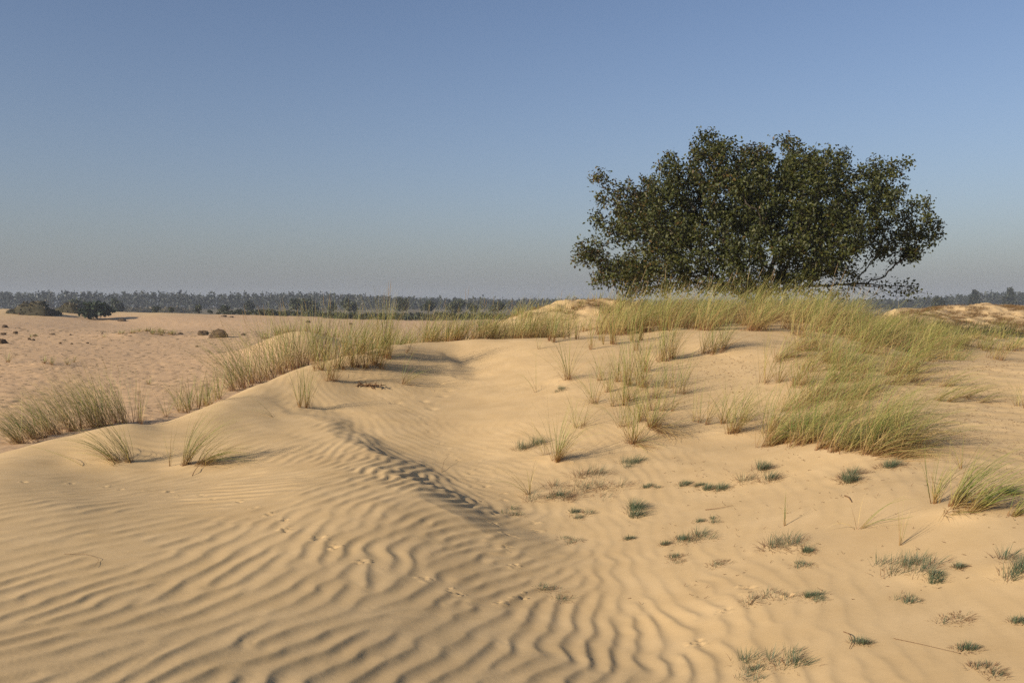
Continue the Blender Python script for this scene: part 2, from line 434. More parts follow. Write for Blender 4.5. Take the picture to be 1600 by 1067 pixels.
# lumpy litter-strewn slope on the right
rs = sstep(2.0, 4.5, XX - 0.18 * (YY - 6)) * sstep(5, 7, YY) * (1 - sstep(16, 20, YY))
ZZ += rs * 0.008 * fbm(XX * 5, YY * 5, 71, 3)
for dx_, dy_, sg, dp in dents:
    j0, j1 = np.searchsorted(YR, [dy_ - 3 * sg, dy_ + 3 * sg])
    if j1 <= j0: continue
    sub = slice(j0, j1)
    ZZ[sub] += dp * np.exp(-((XX[sub] - dx_) ** 2 + (YY[sub] - dy_) ** 2) / (sg * sg))
nr, nc = XX.shape
idx = np.arange(nr * nc).reshape(nr, nc)
quads = np.stack([idx[:-1, :-1], idx[:-1, 1:], idx[1:, 1:], idx[1:, :-1]], -1).reshape(-1, 4)
att_plain = np.clip(sstep(13, 22, YY) * sstep(-1.8, -3.0, ZZ - CZ), 0, 1)
att_heath = hm * sstep(-.15, .35, fbm(XX * 1.6, YY * 1.0, 63, 3))
far_heath = sstep(195, 225, YY)
print('ground', nr, nc, round(time.time() - T0, 1))

# ------------------------------------------------------------------ materials
def new_mat(name):
    m = bpy.data.materials.new(name); m.use_nodes = True
    nt = m.node_tree; nt.nodes.clear()
    out = nt.nodes.new('ShaderNodeOutputMaterial'); b = nt.nodes.new('ShaderNodeBsdfPrincipled')
    nt.links.new(b.outputs[0], out.inputs['Surface'])
    b.inputs['Roughness'].default_value = 0.9
    b.inputs['Specular IOR Level'].default_value = 0.15
    return m, nt, b
def mixc(nt, fac, c1, c2):
    n = nt.nodes.new('ShaderNodeMix'); n.data_type = 'RGBA'
    for sock, v in ((n.inputs['Factor'], fac), (n.inputs['A'], c1), (n.inputs['B'], c2)):
        if hasattr(v, 'is_linked'): nt.links.new(v, sock)
        else: sock.default_value = v if isinstance(v, float) else (*v, 1.0)
    return n.outputs['Result']
def noise(nt, scale, detail=2.0, rough=.5, vec=None):
    n = nt.nodes.new('ShaderNodeTexNoise'); n.inputs['Scale'].default_value = scale; n.inputs['Detail'].default_value = detail; n.inputs['Roughness'].default_value = rough
    if vec is not None: nt.links.new(vec, n.inputs['Vector'])
    return n.outputs['Fac']
def ramp_(nt, val, lo, hi):
    n = nt.nodes.new('ShaderNodeMapRange'); n.inputs['From Min'].default_value = lo; n.inputs['From Max'].default_value = hi
    nt.links.new(val, n.inputs['Value']); return n.outputs['Result']
def attr(nt, name):
    n = nt.nodes.new('ShaderNodeAttribute'); n.attribute_name = name; return n.outputs['Fac']
def math_(nt, op, a, b=None):
    n = nt.nodes.new('ShaderNodeMath'); n.operation = op
    for s, v in ((n.inputs[0], a), (n.inputs[1], b)):
        if v is None: continue
        if hasattr(v, 'is_linked'): nt.links.new(v, s)
        else: s.default_value = v
    return n.outputs[0]

m_sand, nt, b = new_mat('sand')
geo = nt.nodes.new('ShaderNodeNewGeometry')
pos = geo.outputs['Position']
g1 = noise(nt, 420, 2, .6, pos); g2 = noise(nt, 3.0, 4, .6, pos); g3 = noise(nt, 60, 3, .6, pos)
c = mixc(nt, ramp_(nt, g2, .3, .7), (.535, .365, .175), (.61, .425, .215))
c = mixc(nt, math_(nt, 'MULTIPLY', ramp_(nt, noise(nt, .9, 5, .62, pos), .5, .72), .35), c, (.45, .30, .145))
c = mixc(nt, math_(nt, 'MULTIPLY', ramp_(nt, g1, .52, .75), .3), c, (.33, .215, .11))
c = mixc(nt, math_(nt, 'MULTIPLY', ramp_(nt, g3, .60, .78), .25), c, (.36, .25, .14))
pn = noise(nt, 1.3, 5, .65, pos)
pc = mixc(nt, ramp_(nt, pn, .35, .7), (.56, .365, .195), (.48, .31, .165))
pc = mixc(nt, math_(nt, 'MULTIPLY', ramp_(nt, noise(nt, 5.0, 4, .7, pos), .6, .75), .6), pc, (.20, .135, .08))
c = mixc(nt, attr(nt, 'plain'), c, pc)
c = mixc(nt, math_(nt, 'MULTIPLY', attr(nt, 'heath'), .8), c, (.36, .24, .12))
c = mixc(nt, attr(nt, 'far_heath'), c, mixc(nt, ramp_(nt, noise(nt, .05, 4, .6, pos), .4, .6), (.09, .075, .04), (.17, .13, .07)))
nt.links.new(c, b.inputs['Base Color'])
b.inputs['Roughness'].default_value = 0.95
bp = nt.nodes.new('ShaderNodeBump'); bp.inputs['Strength'].default_value = 0.12; bp.inputs['Distance'].default_value = 0.004
nt.links.new(math_(nt, 'ADD', g1, math_(nt, 'MULTIPLY', g3, 1.2)), bp.inputs['Height']); nt.links.new(bp.outputs[0], b.inputs['Normal'])

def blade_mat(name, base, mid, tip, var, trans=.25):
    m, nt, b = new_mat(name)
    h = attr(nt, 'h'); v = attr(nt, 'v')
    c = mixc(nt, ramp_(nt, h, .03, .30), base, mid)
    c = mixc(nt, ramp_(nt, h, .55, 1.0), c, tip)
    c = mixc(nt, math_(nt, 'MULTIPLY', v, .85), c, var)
    nt.links.new(c, b.inputs['Base Color'])
    b.inputs['Roughness'].default_value = .55; b.inputs['Specular IOR Level'].default_value = .35
    tr = nt.nodes.new('ShaderNodeBsdfTranslucent'); nt.links.new(c, tr.inputs['Color'])
    mx = nt.nodes.new('ShaderNodeMixShader'); mx.inputs[0].default_value = trans
    out = [n for n in nt.nodes if n.type == 'OUTPUT_MATERIAL'][0]
    nt.links.new(b.outputs[0], mx.inputs[1]); nt.links.new(tr.outputs[0], mx.inputs[2]); nt.links.new(mx.outputs[0], out.inputs['Surface'])
    return m
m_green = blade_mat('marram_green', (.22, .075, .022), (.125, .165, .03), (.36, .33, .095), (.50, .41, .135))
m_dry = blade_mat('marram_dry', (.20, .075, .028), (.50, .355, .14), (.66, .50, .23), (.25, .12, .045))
m_spike = blade_mat('marram_spike', (.36, .27, .12), (.42, .32, .15), (.45, .31, .15), (.40, .26, .12))
m_hair = blade_mat('hair_grass', (.18, .10, .045), (.055, .095, .048), (.12, .16, .08), (.17, .16, .08))
m_hairdry = blade_mat('hair_grass_dry', (.14, .06, .028), (.24, .14, .065), (.36, .26, .14), (.20, .09, .04))
m_heath = blade_mat('heath', (.11, .055, .022), (.22, .12, .042), (.36, .21, .075), (.15, .11, .04))
m_shrub = blade_mat('shrub_leaf', (.022, .032, .012), (.03, .042, .014), (.045, .055, .02), (.06, .055, .025), .15)
m_pine = blade_mat('pine_needles', (.018, .028, .012), (.022, .036, .014), (.03, .045, .016), (.035, .045, .02), .1)
m_forest = blade_mat('forest_leaf', (.014, .020, .012), (.020, .028, .015), (.030, .036, .02), (.036, .034, .018), .05)
m_oak = blade_mat('oak_leaf', (.022, .030, .005), (.037, .047, .008), (.075, .077, .014), (.11, .058, .014), .12)
m_bark, nt, b = new_mat('bark')
nt.links.new(mixc(nt, ramp_(nt, noise(nt, 14, 4), .35, .65), (.035, .028, .02), (.085, .07, .05)), b.inputs['Base Color'])
m_twig, nt, b = new_mat('dead_stem')
nt.links.new(mixc(nt, ramp_(nt, noise(nt, 20, 3), .35, .65), (.13, .07, .035), (.24, .14, .07)), b.inputs['Base Color'])
m_peat, nt, b = new_mat('peat')
nt.links.new(mixc(nt, ramp_(nt, noise(nt, 4, 5, .7), .35, .65), (.05, .032, .018), (.13, .085, .045)), b.inputs['Base Color'])

g_me = mesh_from('ground', np.stack([XX, YY, ZZ], -1).reshape(-1, 3), quads, m_sand,
                 {'plain': att_plain.ravel(), 'heath': att_heath.ravel(), 'far_heath': far_heath.ravel()}, smooth=True)
ground = obj('ground', g_me)
tag(ground, 'wind-rippled pale sand dunes and open drift-sand plain', kind='structure')

# ------------------------------------------------------------------ blades
def blades(r, n, rad, length, lean=(0, 0), spread=.5, droop=.35, wind=(0, 0), width=.004, seg=5, plane=None, lvar=.35, root=None):
    """n curved tapering leaf strips rooted round the origin; returns verts, faces, h, v"""
    a = r.uniform(0, 2 * PI, n); q = rad * np.sqrt(r.random(n))
    bx, by = q * np.cos(a), q * np.sin(a)
    if root is not None: bx, by = bx + root[:, 0], by + root[:, 1]
    gx, gy = plane if plane is not None else (0, 0)
    bz = gx * bx + gy * by - .015
    out = spread * (q / max(rad, 1e-6) * .6 + .4) * r.random(n) ** .7
    d = np.stack([out * np.cos(a) + lean[0] * r.uniform(.5, 1.3, n) + r.normal(0, .08, n), out * np.sin(a) + lean[1] * r.uniform(.5, 1.3, n) + r.normal(0, .08, n), np.ones(n)], 1)
    d /= np.linalg.norm(d, axis=1)[:, None]
    L = length * (1 - lvar * r.random(n))
    st = (L / seg)[:, None]
    hor = d[:, :2] / (np.linalg.norm(d[:, :2], axis=1)[:, None] + 1e-6)
    dr = droop * r.uniform(.2, 1.5, n)
    side = np.stack([-hor[:, 1], hor[:, 0], np.zeros(n)], 1)
    tw = r.uniform(-.8, .8, n)[:, None]
    side = side * np.cos(tw) + np.stack([np.zeros(n), np.zeros(n), np.ones(n)], 1) * np.sin(tw)
    p = np.stack([bx, by, bz], 1)
    V = []; H = []
    wv = np.array([wind[0], wind[1], 0.0]); wj = r.uniform(.5, 1.4, n)[:, None]; wf = (0.7 + .6 * r.random(n))[:, None]
    for k in range(seg + 1):
        t = k / seg
        w = width * (1.0 - t ** 1.6 * .9) * .5 * wf
        V.append(p - side * w); V.append(p + side * w); H += [np.full(n, t)] * 2
        if k < seg:
            d = d + np.concatenate([hor * (dr * .55)[:, None], (-dr * (.4 + t))[:, None]], 1) * (1.5 / seg) + wv * (1.5 / seg) * wj
            d /= np.linalg.norm(d, axis=1)[:, None]
            p = p + d * st
            zmin = gx * p[:, 0] + gy * p[:, 1] + .006
            p[:, 2] = np.maximum(p[:, 2], np.where(t > .2, zmin, -9))
    V = np.stack(V, 1)                                  # n, 2(seg+1), 3
    m = 2 * (seg + 1)
    f0 = np.array([[2 * k, 2 * k + 1, 2 * k + 3, 2 * k + 2] for k in range(seg)])
    Fc = (f0[None] + (np.arange(n) * m)[:, None, None]).reshape(-1, 4)
    Hh = np.stack(H, 1).ravel()
    vv = np.repeat(r.random(n) ** 2.0, m)
    return V.reshape(-1, 3), Fc, Hh, vv

def bl_mesh(name, mat, *args, **kw):
    v, f, h, vv = blades(*args, **kw)
    return mesh_from(name, v, f, mat, {'h': h, 'v': vv})

_seed = [100]
MASS = {'g': [], 'd': []}
def marram(px, py, hpx, rpx, n, lean=(0, 0), label='', group=None, dry=.35, push=0.0, spread=.5, droop=.35, wind=(0, 0), spikes=0, pos=None, h_m=None, width=.0040, mass=False):
    _seed[0] += 1
    r = np.random.default_rng(_seed[0])
    p = G(px, py, push) if pos is None else np.array(pos)
    Y = p[1]
    L = (hpx / F * Y if h_m is None else h_m) * 1.38
    n = int(n * 1.35)
    rad = max(rpx / F * Y, .03)
    g = grad(p)
    if not mass:
        e = empty('marram_clump', p)
        tag(e, label, 'grass clump', group)
    ng = max(3, int(n * (1 - dry))); nd = max(2, n - ng)
    wd = max(width, .00042 * Y)
    # several shoots, each a tight fan
    ns = max(1, int(n / 9))
    sh = np.stack([r.normal(0, rad * .55, ns), r.normal(0, rad * .55, ns)], 1)
    A = blades(r, ng, rad * .25, L, lean, spread, droop, wind, wd, 5, g, root=sh[r.integers(0, ns, ng)])
    B = blades(r, nd, rad * .3, L * .85, lean, spread * 1.4, droop * 1.7, wind, wd * .9, 4, g, .6, root=sh[r.integers(0, ns, nd)])
    if mass:
        MASS['g'].append((A[0] + p,) + A[1:]); MASS['d'].append((B[0] + p,) + B[1:]); return None
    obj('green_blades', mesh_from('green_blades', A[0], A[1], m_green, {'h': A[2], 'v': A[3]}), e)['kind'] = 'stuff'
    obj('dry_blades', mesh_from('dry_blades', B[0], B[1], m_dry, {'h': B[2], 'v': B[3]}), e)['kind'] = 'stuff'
    if spikes:
        V, Fs, Hs, vs_ = [], [], [], []; base = 0
        for k in range(spikes):
            s = sh[r.integers(0, ns)]; d = np.array([lean[0] * .6 + r.normal(0, .10), lean[1] * .6 + r.normal(0, .10), 1.0]); d /= np.linalg.norm(d)
            LL = L * r.uniform(.8, 1.0); b0 = np.array([s[0], s[1], g[0] * s[0] + g[1] * s[1] - .01])
            ts = [0, .45, .80, .82, .92, 1.0]; ws = [.0011, .0010, .0009, .0034, .0032, .0008]
            for t, w in zip(ts, ws):
                c = b0 + d * LL * t + np.array([wind[0], wind[1], 0]) * .25 * LL * t * t
                w = w * max(1, Y / 14)
                for q in range(3):
                    V.append(c + w * np.array([math.cos(q * 2.094), math.sin(q * 2.094), 0])); Hs.append(t); vs_.append(r.random() * .3)
            for k2 in range(5):
                for q in range(3):
                    a_, b_ = base + k2 * 3 + q, base + k2 * 3 + (q + 1) % 3
                    Fs.append([a_, b_, b_ + 3, a_ + 3])
            base += 18
        obj('flower_spike', mesh_from('flower_spike', np.array(V), np.array(Fs), m_spike, {'h': np.array(Hs), 'v': np.array(vs_)}), e)['kind'] = 'stuff'
    return e

def hair(px, py, wpx, label, group=None, dry=.2, n=None, flat=.5, k=1):
    """a low cushion of fine stiff leaves; sprawling ones are made of several knots"""
    _seed[0] += 1
    r = np.random.default_rng(_seed[0])
    p = G(px, py); Y = p[1]; W = wpx / F * Y
    g = grad(p)
    e = empty('hair_grass_tuft', p); tag(e, label, 'grass tuft', group)
    n = n or int((120 + 1300 * W) * (1 if k < 4 else .62))
    kn = max(2, int(k))
    cs = np.stack([r.uniform(-.5, .5, kn) * W, r.uniform(-.5, .5, kn) * W * 1.3], 1) if kn > 1 else np.zeros((1, 2))
    rad = W * (.24 if kn == 2 else .15); cs *= .6 if kn == 2 else 1.0
    L = W * (.60 if kn <= 2 else .40); L = min(max(L, .06), .15)
    ng = max(4, int(n * (1 - dry))); nd = max(6, n - ng)
    bias = np.array([.22, .05])
    ro = cs[(kn * r.random(ng) ** 1.6).astype(int)]
    obj('green_blades', bl_mesh('green_blades', m_hair, r, ng, rad, L, tuple(bias), .85, .25, (.1, 0), .0028, 3, g, root=ro), e)['kind'] = 'stuff'
    ro = cs[(kn * r.random(nd)).astype(int)]
    obj('dry_blades', bl_mesh('dry_blades', m_hairdry, r, nd, rad * 2.1, L * .85, tuple(bias), 1.7, .8, (.1, 0), .0030, 3, g, root=ro), e)['kind'] = 'stuff'
    return e

# ------------------------------------------------------------------ trees
def tubes(P, Q, r0, r1, sides=5):
    """tapered tubes from P to Q (n,3)"""
    n = len(P)
    d = Q - P; L = np.linalg.norm(d, axis=1)[:, None] + 1e-9; d = d / L
    up = np.where(np.abs(d[:, 2:3]) > .9, np.array([[1., 0, 0]]), np.array([[0, 0, 1.]]))
    a = np.cross(d, up); a /= np.linalg.norm(a, axis=1)[:, None]; b = np.cross(d, a)
    ang = np.arange(sides) * 2 * PI / sides
    ring = a[:, None] * np.cos(ang)[None, :, None] + b[:, None] * np.sin(ang)[None, :, None]
    V = np.concatenate([P[:, None] + ring * r0[:, None, None], Q[:, None] + ring * r1[:, None, None]], 1).reshape(-1, 3)
    k = np.arange(sides); k2 = (k + 1) % sides
    f = np.stack([k, k2, k2 + sides, k + sides], 1)
    Fc = (f[None] + (np.arange(n) * 2 * sides)[:, None, None]).reshape(-1, 4)
    return V, Fc

def leaf_mesh(name, mat, r, cen, size, v, simple=False, h=None):
    """one folded pointed leaf (two quads) per centre"""
    n = len(cen)
    d = r.normal(size=(n, 3)); d[:, 2] -= .25; d /= np.linalg.norm(d, axis=1)[:, None]
    nrm = r.normal(size=(n, 3)); nrm[:, 2] += 1.1; s = np.cross(d, nrm); s /= np.linalg.norm(s, axis=1)[:, None] + 1e-9
    nn = np.cross(s, d)
    L = (size * r.uniform(.7, 1.3, n))[:, None]; W = L * r.uniform(.24, .36, (n, 1))
    base = cen; tip = cen + d * L; mid = cen + d * L * .5 - nn * L * .06
    l1 = cen + d * L * .52 + s * W + nn * L * .08; l2 = cen + d * L * .52 - s * W + nn * L * .08
    if simple:
        V = np.stack([base, l1, tip, l2], 1).reshape(-1, 3); Fc = np.arange(4 * n).reshape(-1, 4)
        return mesh_from(name, V, Fc, mat, {'h': np.repeat(r.random(n), 4), 'v': np.repeat(v, 4)})
    V = np.stack([base, l1, tip, l2, mid], 1).reshape(-1, 3)
    f = np.array([[0, 1, 4], [1, 2, 4], [2, 3, 4], [3, 0, 4]])
    Fc = (f[None] + (np.arange(n) * 5)[:, None, None]).reshape(-1, 3)
    hh = np.repeat(r.random(n) if h is None else h, 5)
    return mesh_from(name, V, Fc, mat, {'h': hh, 'v': np.repeat(v, 5)})

def colonize(r, attr_, start, D, infl, kill, iters, trunk_dir=(0, 0, 1), trunk_len=.8, jitter=.18):
    nodes = [np.array(start, float)]; parent = [-1]
    for k in range(int(trunk_len / D)):
        nodes.append(nodes[-1] + D * np.array(trunk_dir) + r.normal(0, D * .1, 3)); parent.append(len(nodes) - 2)
    A = attr_.copy(); N = np.array(nodes); par = list(parent)
    near = np.zeros(len(A), int); nd = np.full(len(A), 1e9)
    for i in range(len(N)):
        d = np.linalg.norm(A - N[i], axis=1); m = d < nd; nd[m] = d[m]; near[m] = i
    alive = np.ones(len(A), bool)
    for it in range(iters):
        act = alive & (nd < infl)
        if not act.any():
            if not alive.any(): break
            act = alive & (nd <= nd[alive].min() + 1e-6)
        dirs = {}
        vec = A[act] - N[near[act]]; vec /= np.linalg.norm(vec, axis=1)[:, None] + 1e-9
        uq, inv = np.unique(near[act], return_inverse=True)
        acc = np.zeros((len(uq), 3)); np.add.at(acc, inv, vec)
        acc += r.normal(0, jitter, acc.shape) * np.linalg.norm(acc, axis=1)[:, None]
        acc /= np.linalg.norm(acc, axis=1)[:, None] + 1e-9
        new = N[uq] + acc * D
        i0 = len(N)
        N = np.concatenate([N, new]); par += list(uq)
        for i in range(i0, len(N)):
            ai = np.nonzero(alive)[0]
            d = np.linalg.norm(A[ai] - N[i], axis=1); m = d < nd[ai]
            nd[ai[m]] = d[m]; near[ai[m]] = i
        alive &= nd > kill
        if len(N) > 14000: break
    return N, np.array(par)

def tree_radii(N, par, tip, expo=2.3):
    n = len(N); acc = np.zeros(n); ch = np.zeros(n, int)
    for i in range(n - 1, 0, -1):
        if ch[i] == 0: acc[i] = tip ** expo
        acc[par[i]] += acc[i]; ch[par[i]] += 1
    return acc ** (1 / expo), ch

def build_oak():
    r = np.random.default_rng(5)
    Y = 28.0
    sc = F / Y
    base = Gn((1188 - 800) / F * Y, Y)
    def w(px, py, dy=0.0):
        a, b = ray(px, py); return np.array([a * Y, Y + dy, CZ + b * Y])
    # crown lobes: px, py, radius x, radius z in px, depth offset, depth radius (m), leafiness
    lobes = [(925, 395, 38, 26, 0, 1.0, 1), (985, 420, 55, 34, .6, 1.4, 1), (985, 425, 50, 30, -1.2, 1.2, 1), (970, 310, 40, 36, .4, 1.0, 1), (1000, 365, 52, 42, -1.4, 1.3, 1), (1040, 290, 46, 40, -.8, 1.4, 1),
             (1030, 300, 40, 36, 1.4, 1.2, 1), (1055, 385, 58, 50, -2.2, 1.3, 1), (1075, 340, 60, 50, 1.8, 1.5, 1), (1110, 255, 46, 42, -.6, 1.5, 1), (1120, 232, 26, 26, .5, .9, 1), (1125, 320, 58, 50, -2.4, 1.2, 1),
             (1110, 415, 60, 36, -2.6, 1.1, 1), (1170, 270, 50, 44, .8, 1.6, 1), (1190, 330, 60, 42, 2.2, 1.4, 1), (1165, 395, 60, 42, -2.8, 1.2, 1), (1225, 245, 36, 30, -.4, 1.2, 1), (1235, 300, 56, 44, -1.8, 1.4, 1),
             (1255, 370, 60, 46, -2.3, 1.2, 1), (1275, 260, 44, 34, .6, 1.4, 1), (1300, 310, 52, 44, 1.2, 1.4, 1), (1300, 375, 56, 40, 1.0, 1.4, 1), (1340, 330, 50, 42, -.9, 1.3, 1), (1365, 275, 36, 28, 0, 1.0, 1),
             (1395, 285, 30, 34, .5, .9, 1), (1370, 370, 52, 34, .2, 1.3, 1), (1410, 340, 40, 34, -.4, 1.0, 1), (1438, 370, 34, 22, .2, .8, 1), (1463, 352, 14, 12, .1, .5, 1), (1410, 395, 30, 16, 0, .8, .8),
             (1215, 420, 56, 28, -2.2, 1.2, .9), (1285, 420, 50, 20, -1.0, 1.2, .7), (1050, 440, 50, 20, -1.5, 1.3, .9), (1145, 450, 60, 18, -2.0, 1.2, .8), (950, 435, 30, 14, .2, .8, .9), (1000, 455, 40, 14, -.6, .8, .8),
             (1330, 445, 45, 14, -.5, .8, .14), (1375, 455, 40, 14, -.3, .6, .12), (1418, 450, 16, 7, 0, .3, .55), (1300, 460, 50, 12, .6, .9, .15), (1240, 455, 40, 14, 0, 1.0, .3),
             (1205, 305, 50, 44, -1.8, 1.2, 1), (1200, 365, 56, 42, -2.6, 1.1, 1), (1215, 280, 40, 34, 1.0, 1.2, 1), (1340, 440, 60, 14, .3, 1.2, .1), (1390, 458, 44, 10, -.8, .8, .12), (975, 352, 42, 30, .3, 1.1, 1), (1010, 330, 40, 34, 1.6, 1.0, 1), (1330, 285, 40, 30, .8, 1.2, 1), (1080, 285, 44, 40, 0, 1.3, 1), (1190, 440, 50, 24, -2.4, 1.0, 1), (1100, 446, 50, 20, -2.6, 1.0, 1), (1240, 400, 55, 40, -2.8, 1.0, 1), (1030, 415, 50, 34, -2.2, 1.1, 1), (1150, 350, 90, 70, 0, 1.6, .8), (1250, 340, 90, 60, 0, 1.6, .8), (1040, 360, 60, 60, 0, 1.4, .8), (1100, 215, 10, 14, .2, .4, .9), (1040, 245, 14, 10, .1, .4, .7), (1180, 238, 20, 22, .3, .8, 1), (1310, 250, 22, 20, .2, .8, 1),
             (940, 275, 16, 12, .2, .5, .9), (935, 340, 16, 12, .1, .5, .8), (1415, 255, 10, 10, 0, .4, .8)]
    at, leafi = [], []
    for (px, py, rx_, rz_, dy, ry_, lf) in lobes:
        c = w(px, py, dy); vol = rx_ * rz_ * ry_
        n = int((26 if lf > .2 else 70) + vol * .024)
        d = r.normal(size=(n, 3)); d /= np.linalg.norm(d, axis=1)[:, None]
        d *= (r.random(n) ** .45)[:, None]
        at.append(c + d * np.array([rx_ / sc, ry_, rz_ / sc])); leafi.append(np.full(n, lf))
    at = np.concatenate(at); leafi = np.concatenate(leafi)
    at[:, 2] = np.maximum(at[:, 2], base[2] + .35)
    N, par = colonize(r, at, base - np.array([0, 0, .25]), .165, 2.6, .225, 115, (-.06, 0, 1), .95, .16)
    # sagging, irregular wood
    rad, ch = tree_radii(N, par, .0062, 2.25)
    rad = np.minimum(rad, .30)
    root = empty('oak_tree', base)
    tag(root, 'broad low oak with dark green and browning leaves behind the grassy dune', 'tree')
    main = np.zeros(len(N), int)             # which limb each node belongs to
    tr = rad > .085
    limb = -1
    for i in range(1, len(N)):
        if tr[i] and tr[par[i]]: main[i] = 0
        elif main[par[i]] == 0: limb += 1; main[i] = limb + 1
        else: main[i] = main[par[i]]
    sizes = np.bincount(main)
    keep = [k for k in np.argsort(-sizes) if k != 0][:9]
    remap = {k: (k if k in keep else 0) for k in range(len(sizes))}
    e = np.arange(1, len(N)); gr = np.array([remap[k] for k in main[e]])
    for k in [0] + list(keep):
        q = e[gr == k]
        if len(q) == 0: continue
        V, Fc = tubes(N[par[q]] - base, N[q] - base, np.minimum(rad[par[q]], rad[q] * 1.25), rad[q], 6 if k == 0 else 5)
        obj('trunk' if k == 0 else 'limb', mesh_from('trunk' if k == 0 else 'limb', V, Fc, m_bark, smooth=True), root)
    # leaves in rosettes on the thin wood
    thin = np.nonzero((rad < .020))[0]
    # leafiness from the nearest attractor
    near_l = np.empty(len(thin))
    for i, t in enumerate(thin):
        near_l[i] = leafi[np.argmin(np.sum((at - N[t]) ** 2, 1))]
    cnt = r.poisson(np.where(ch[thin] == 0, 36, 17.0) * near_l)
    cen = np.repeat(N[thin], cnt, 0) + np.clip(r.normal(0, .11, (cnt.sum(), 3)), -.26, .26)
    xx = cen[:, 0] * F / Y + 800
    brown = np.clip(.30 - (xx - 900) / 900 + .25 * fbm(cen[:, 0] * .8, cen[:, 2] * .8, 3, 2), .02, .6)
    v = np.where(r.random(len(cen)) < brown, r.uniform(.35, 1.0, len(cen)), r.uniform(0, .15, len(cen)))
    crown = obj('crown', leaf_mesh('crown', m_oak, r, cen - base, .106, v), root)
    crown['kind'] = 'stuff'
    print('oak nodes', len(N), 'leaves', len(cen), 'limbs', len(keep))
build_oak()

def far_tree(px, py, wpx, hpx, Y, label, group, kind='round', mat=None, dens=1.0, lean=0.0, cat='tree', name='far_tree', zoff=0.0):
    """distant tree or shrub: tapered trunk with limbs and a crown of leaf-spray faces in several lobes"""
    _seed[0] += 1
    r = np.random.default_rng(_seed[0])
    x = (px - 800) / F * Y
    b = Gn(x, Y)
    a_, bb = ray(px, py)
    top = CZ + bb * Y + hpx / F * Y
    H = max(top - b[2], hpx / F * Y * .8); W = wpx / F * Y
    mat = mat or m_shrub
    e = empty(name, b); tag(e, label, cat, group)
    tH = H * (.55 if kind != 'shrub' else .3)
    tr = max(.05, H * .022)
    # trunk and limbs
    P, Q, R0, R1 = [np.zeros(3) - np.array([0, 0, .3])], [np.array([lean * W * .3, 0, tH])], [tr], [tr * .6]
    cens = []
    nl = {'round': 9, 'shrub': 6, 'pine': 9, 'conifer': 8, 'wide': 11}[kind]
    for k in range(nl):
        t = (k + .5) / nl
        if kind == 'conifer':
            z = H * (.18 + .8 * t); rr = W * .5 * (1.05 - t) ; c = np.array([r.normal(0, W * .06), r.normal(0, W * .06), z]); s = np.array([rr + W * .05, rr + W * .05, H * .09])
        else:
            an = k * 2.4 + r.random(); q = W * .30 * math.sqrt(r.uniform(.1, 1))
            zlo = .22 if kind in ('shrub', 'pine') else .34
            z = H * (zlo + (.80 - zlo) * r.random() * (1 - .3 * q / (W * .3)))
            c = np.array([q * math.cos(an) + lean * W * .25 * z / H, q * math.sin(an), z]); s = np.array([W * .22, W * .22, H * .17]) * r.uniform(.75, 1.25)
        cens.append((c, s))
        P.append(np.array([lean * W * .2, 0, tH * r.uniform(.4, .9)])); Q.append(c); R0.append(tr * .5); R1.append(tr * .15)
    V, Fc = tubes(np.array(P), np.array(Q), np.array(R0), np.array(R1))
    obj('trunk', mesh_from('trunk', V, Fc, m_bark, smooth=True), e)
    cc = []
    for c, s in cens:
        n = int((90 if kind != 'shrub' else 70) * dens)
        d = r.normal(size=(n, 3)); d /= np.linalg.norm(d, axis=1)[:, None]; d *= (r.random(n) ** .4)[:, None]
        cc.append(c + d * s)
    cc = np.concatenate(cc); cc[:, 2] = np.maximum(cc[:, 2], .05)
    crown = obj('crown', leaf_mesh('crown', mat, r, cc, max(W, H) * .11, r.random(len(cc)) ** 2, True), e)
    crown['kind'] = 'stuff'
    return e

far_tree(153, 499, 50, 33, 165, 'dark bushy pine standing alone on the open sand plain', None, 'pine', m_pine, 2.2, -.25, name='pine_tree')
g_ = 'scattered trees before the far forest'
for a in [(120, 480, 34, 19, 290, 'wide'), (183, 480, 26, 20, 300, 'round'), (390, 481, 17, 18, 330, 'round'), (473, 486, 52, 27, 290, 'wide'), (518, 484, 18, 17, 310, 'round'), (546, 485, 27, 25, 300, 'round'),
          (628, 486, 24, 26, 300, 'round'), (670, 490, 26, 24, 280, 'wide'), (712, 489, 34, 26, 290, 'wide'), (738, 487, 22, 18, 300, 'round'), (777, 491, 28, 24, 270, 'round')]:
    far_tree(*a[:5], {'wide': 'broad-crowned hazy green tree between the shrubs and the far forest', 'round': 'small round-crowned hazy tree in front of the far forest'}[a[5]], g_ + (' (broad)' if a[5] == 'wide' else ' (round)'), a[5], m_shrub)
for a in [(1465, 478, 24, 17, 330, 'round', 'round-topped tree beyond the heathy dune, apart from the tall conifers'), (1521, 478, 24, 24, 420, 'conifer', 'conifer with ragged top rising from the wood beyond the heathy dune'), (1578, 478, 24, 27, 420, 'conifer', 'tallest conifer rising from the wood beyond the heathy dune')]:
    far_tree(*a[:5], a[6], None, a[5], m_forest, 1.6)
rs_ = np.random.default_rng(12)
for px, py, w_, h_ in [(350, 491, 20, 17), (374, 493, 16, 13), (328, 489, 11, 8), (243, 484, 17, 11), (268, 482, 9, 9), (310, 482, 13, 10), (342, 494, 10, 7)]:
    far_tree(px, py, w_, h_, 205, 'rounded dark bush standing clear at the edge of the sand plain', 'rounded bushes at the plain edge', 'shrub', m_shrub, 1.3, cat='shrub', name='round_shrub')
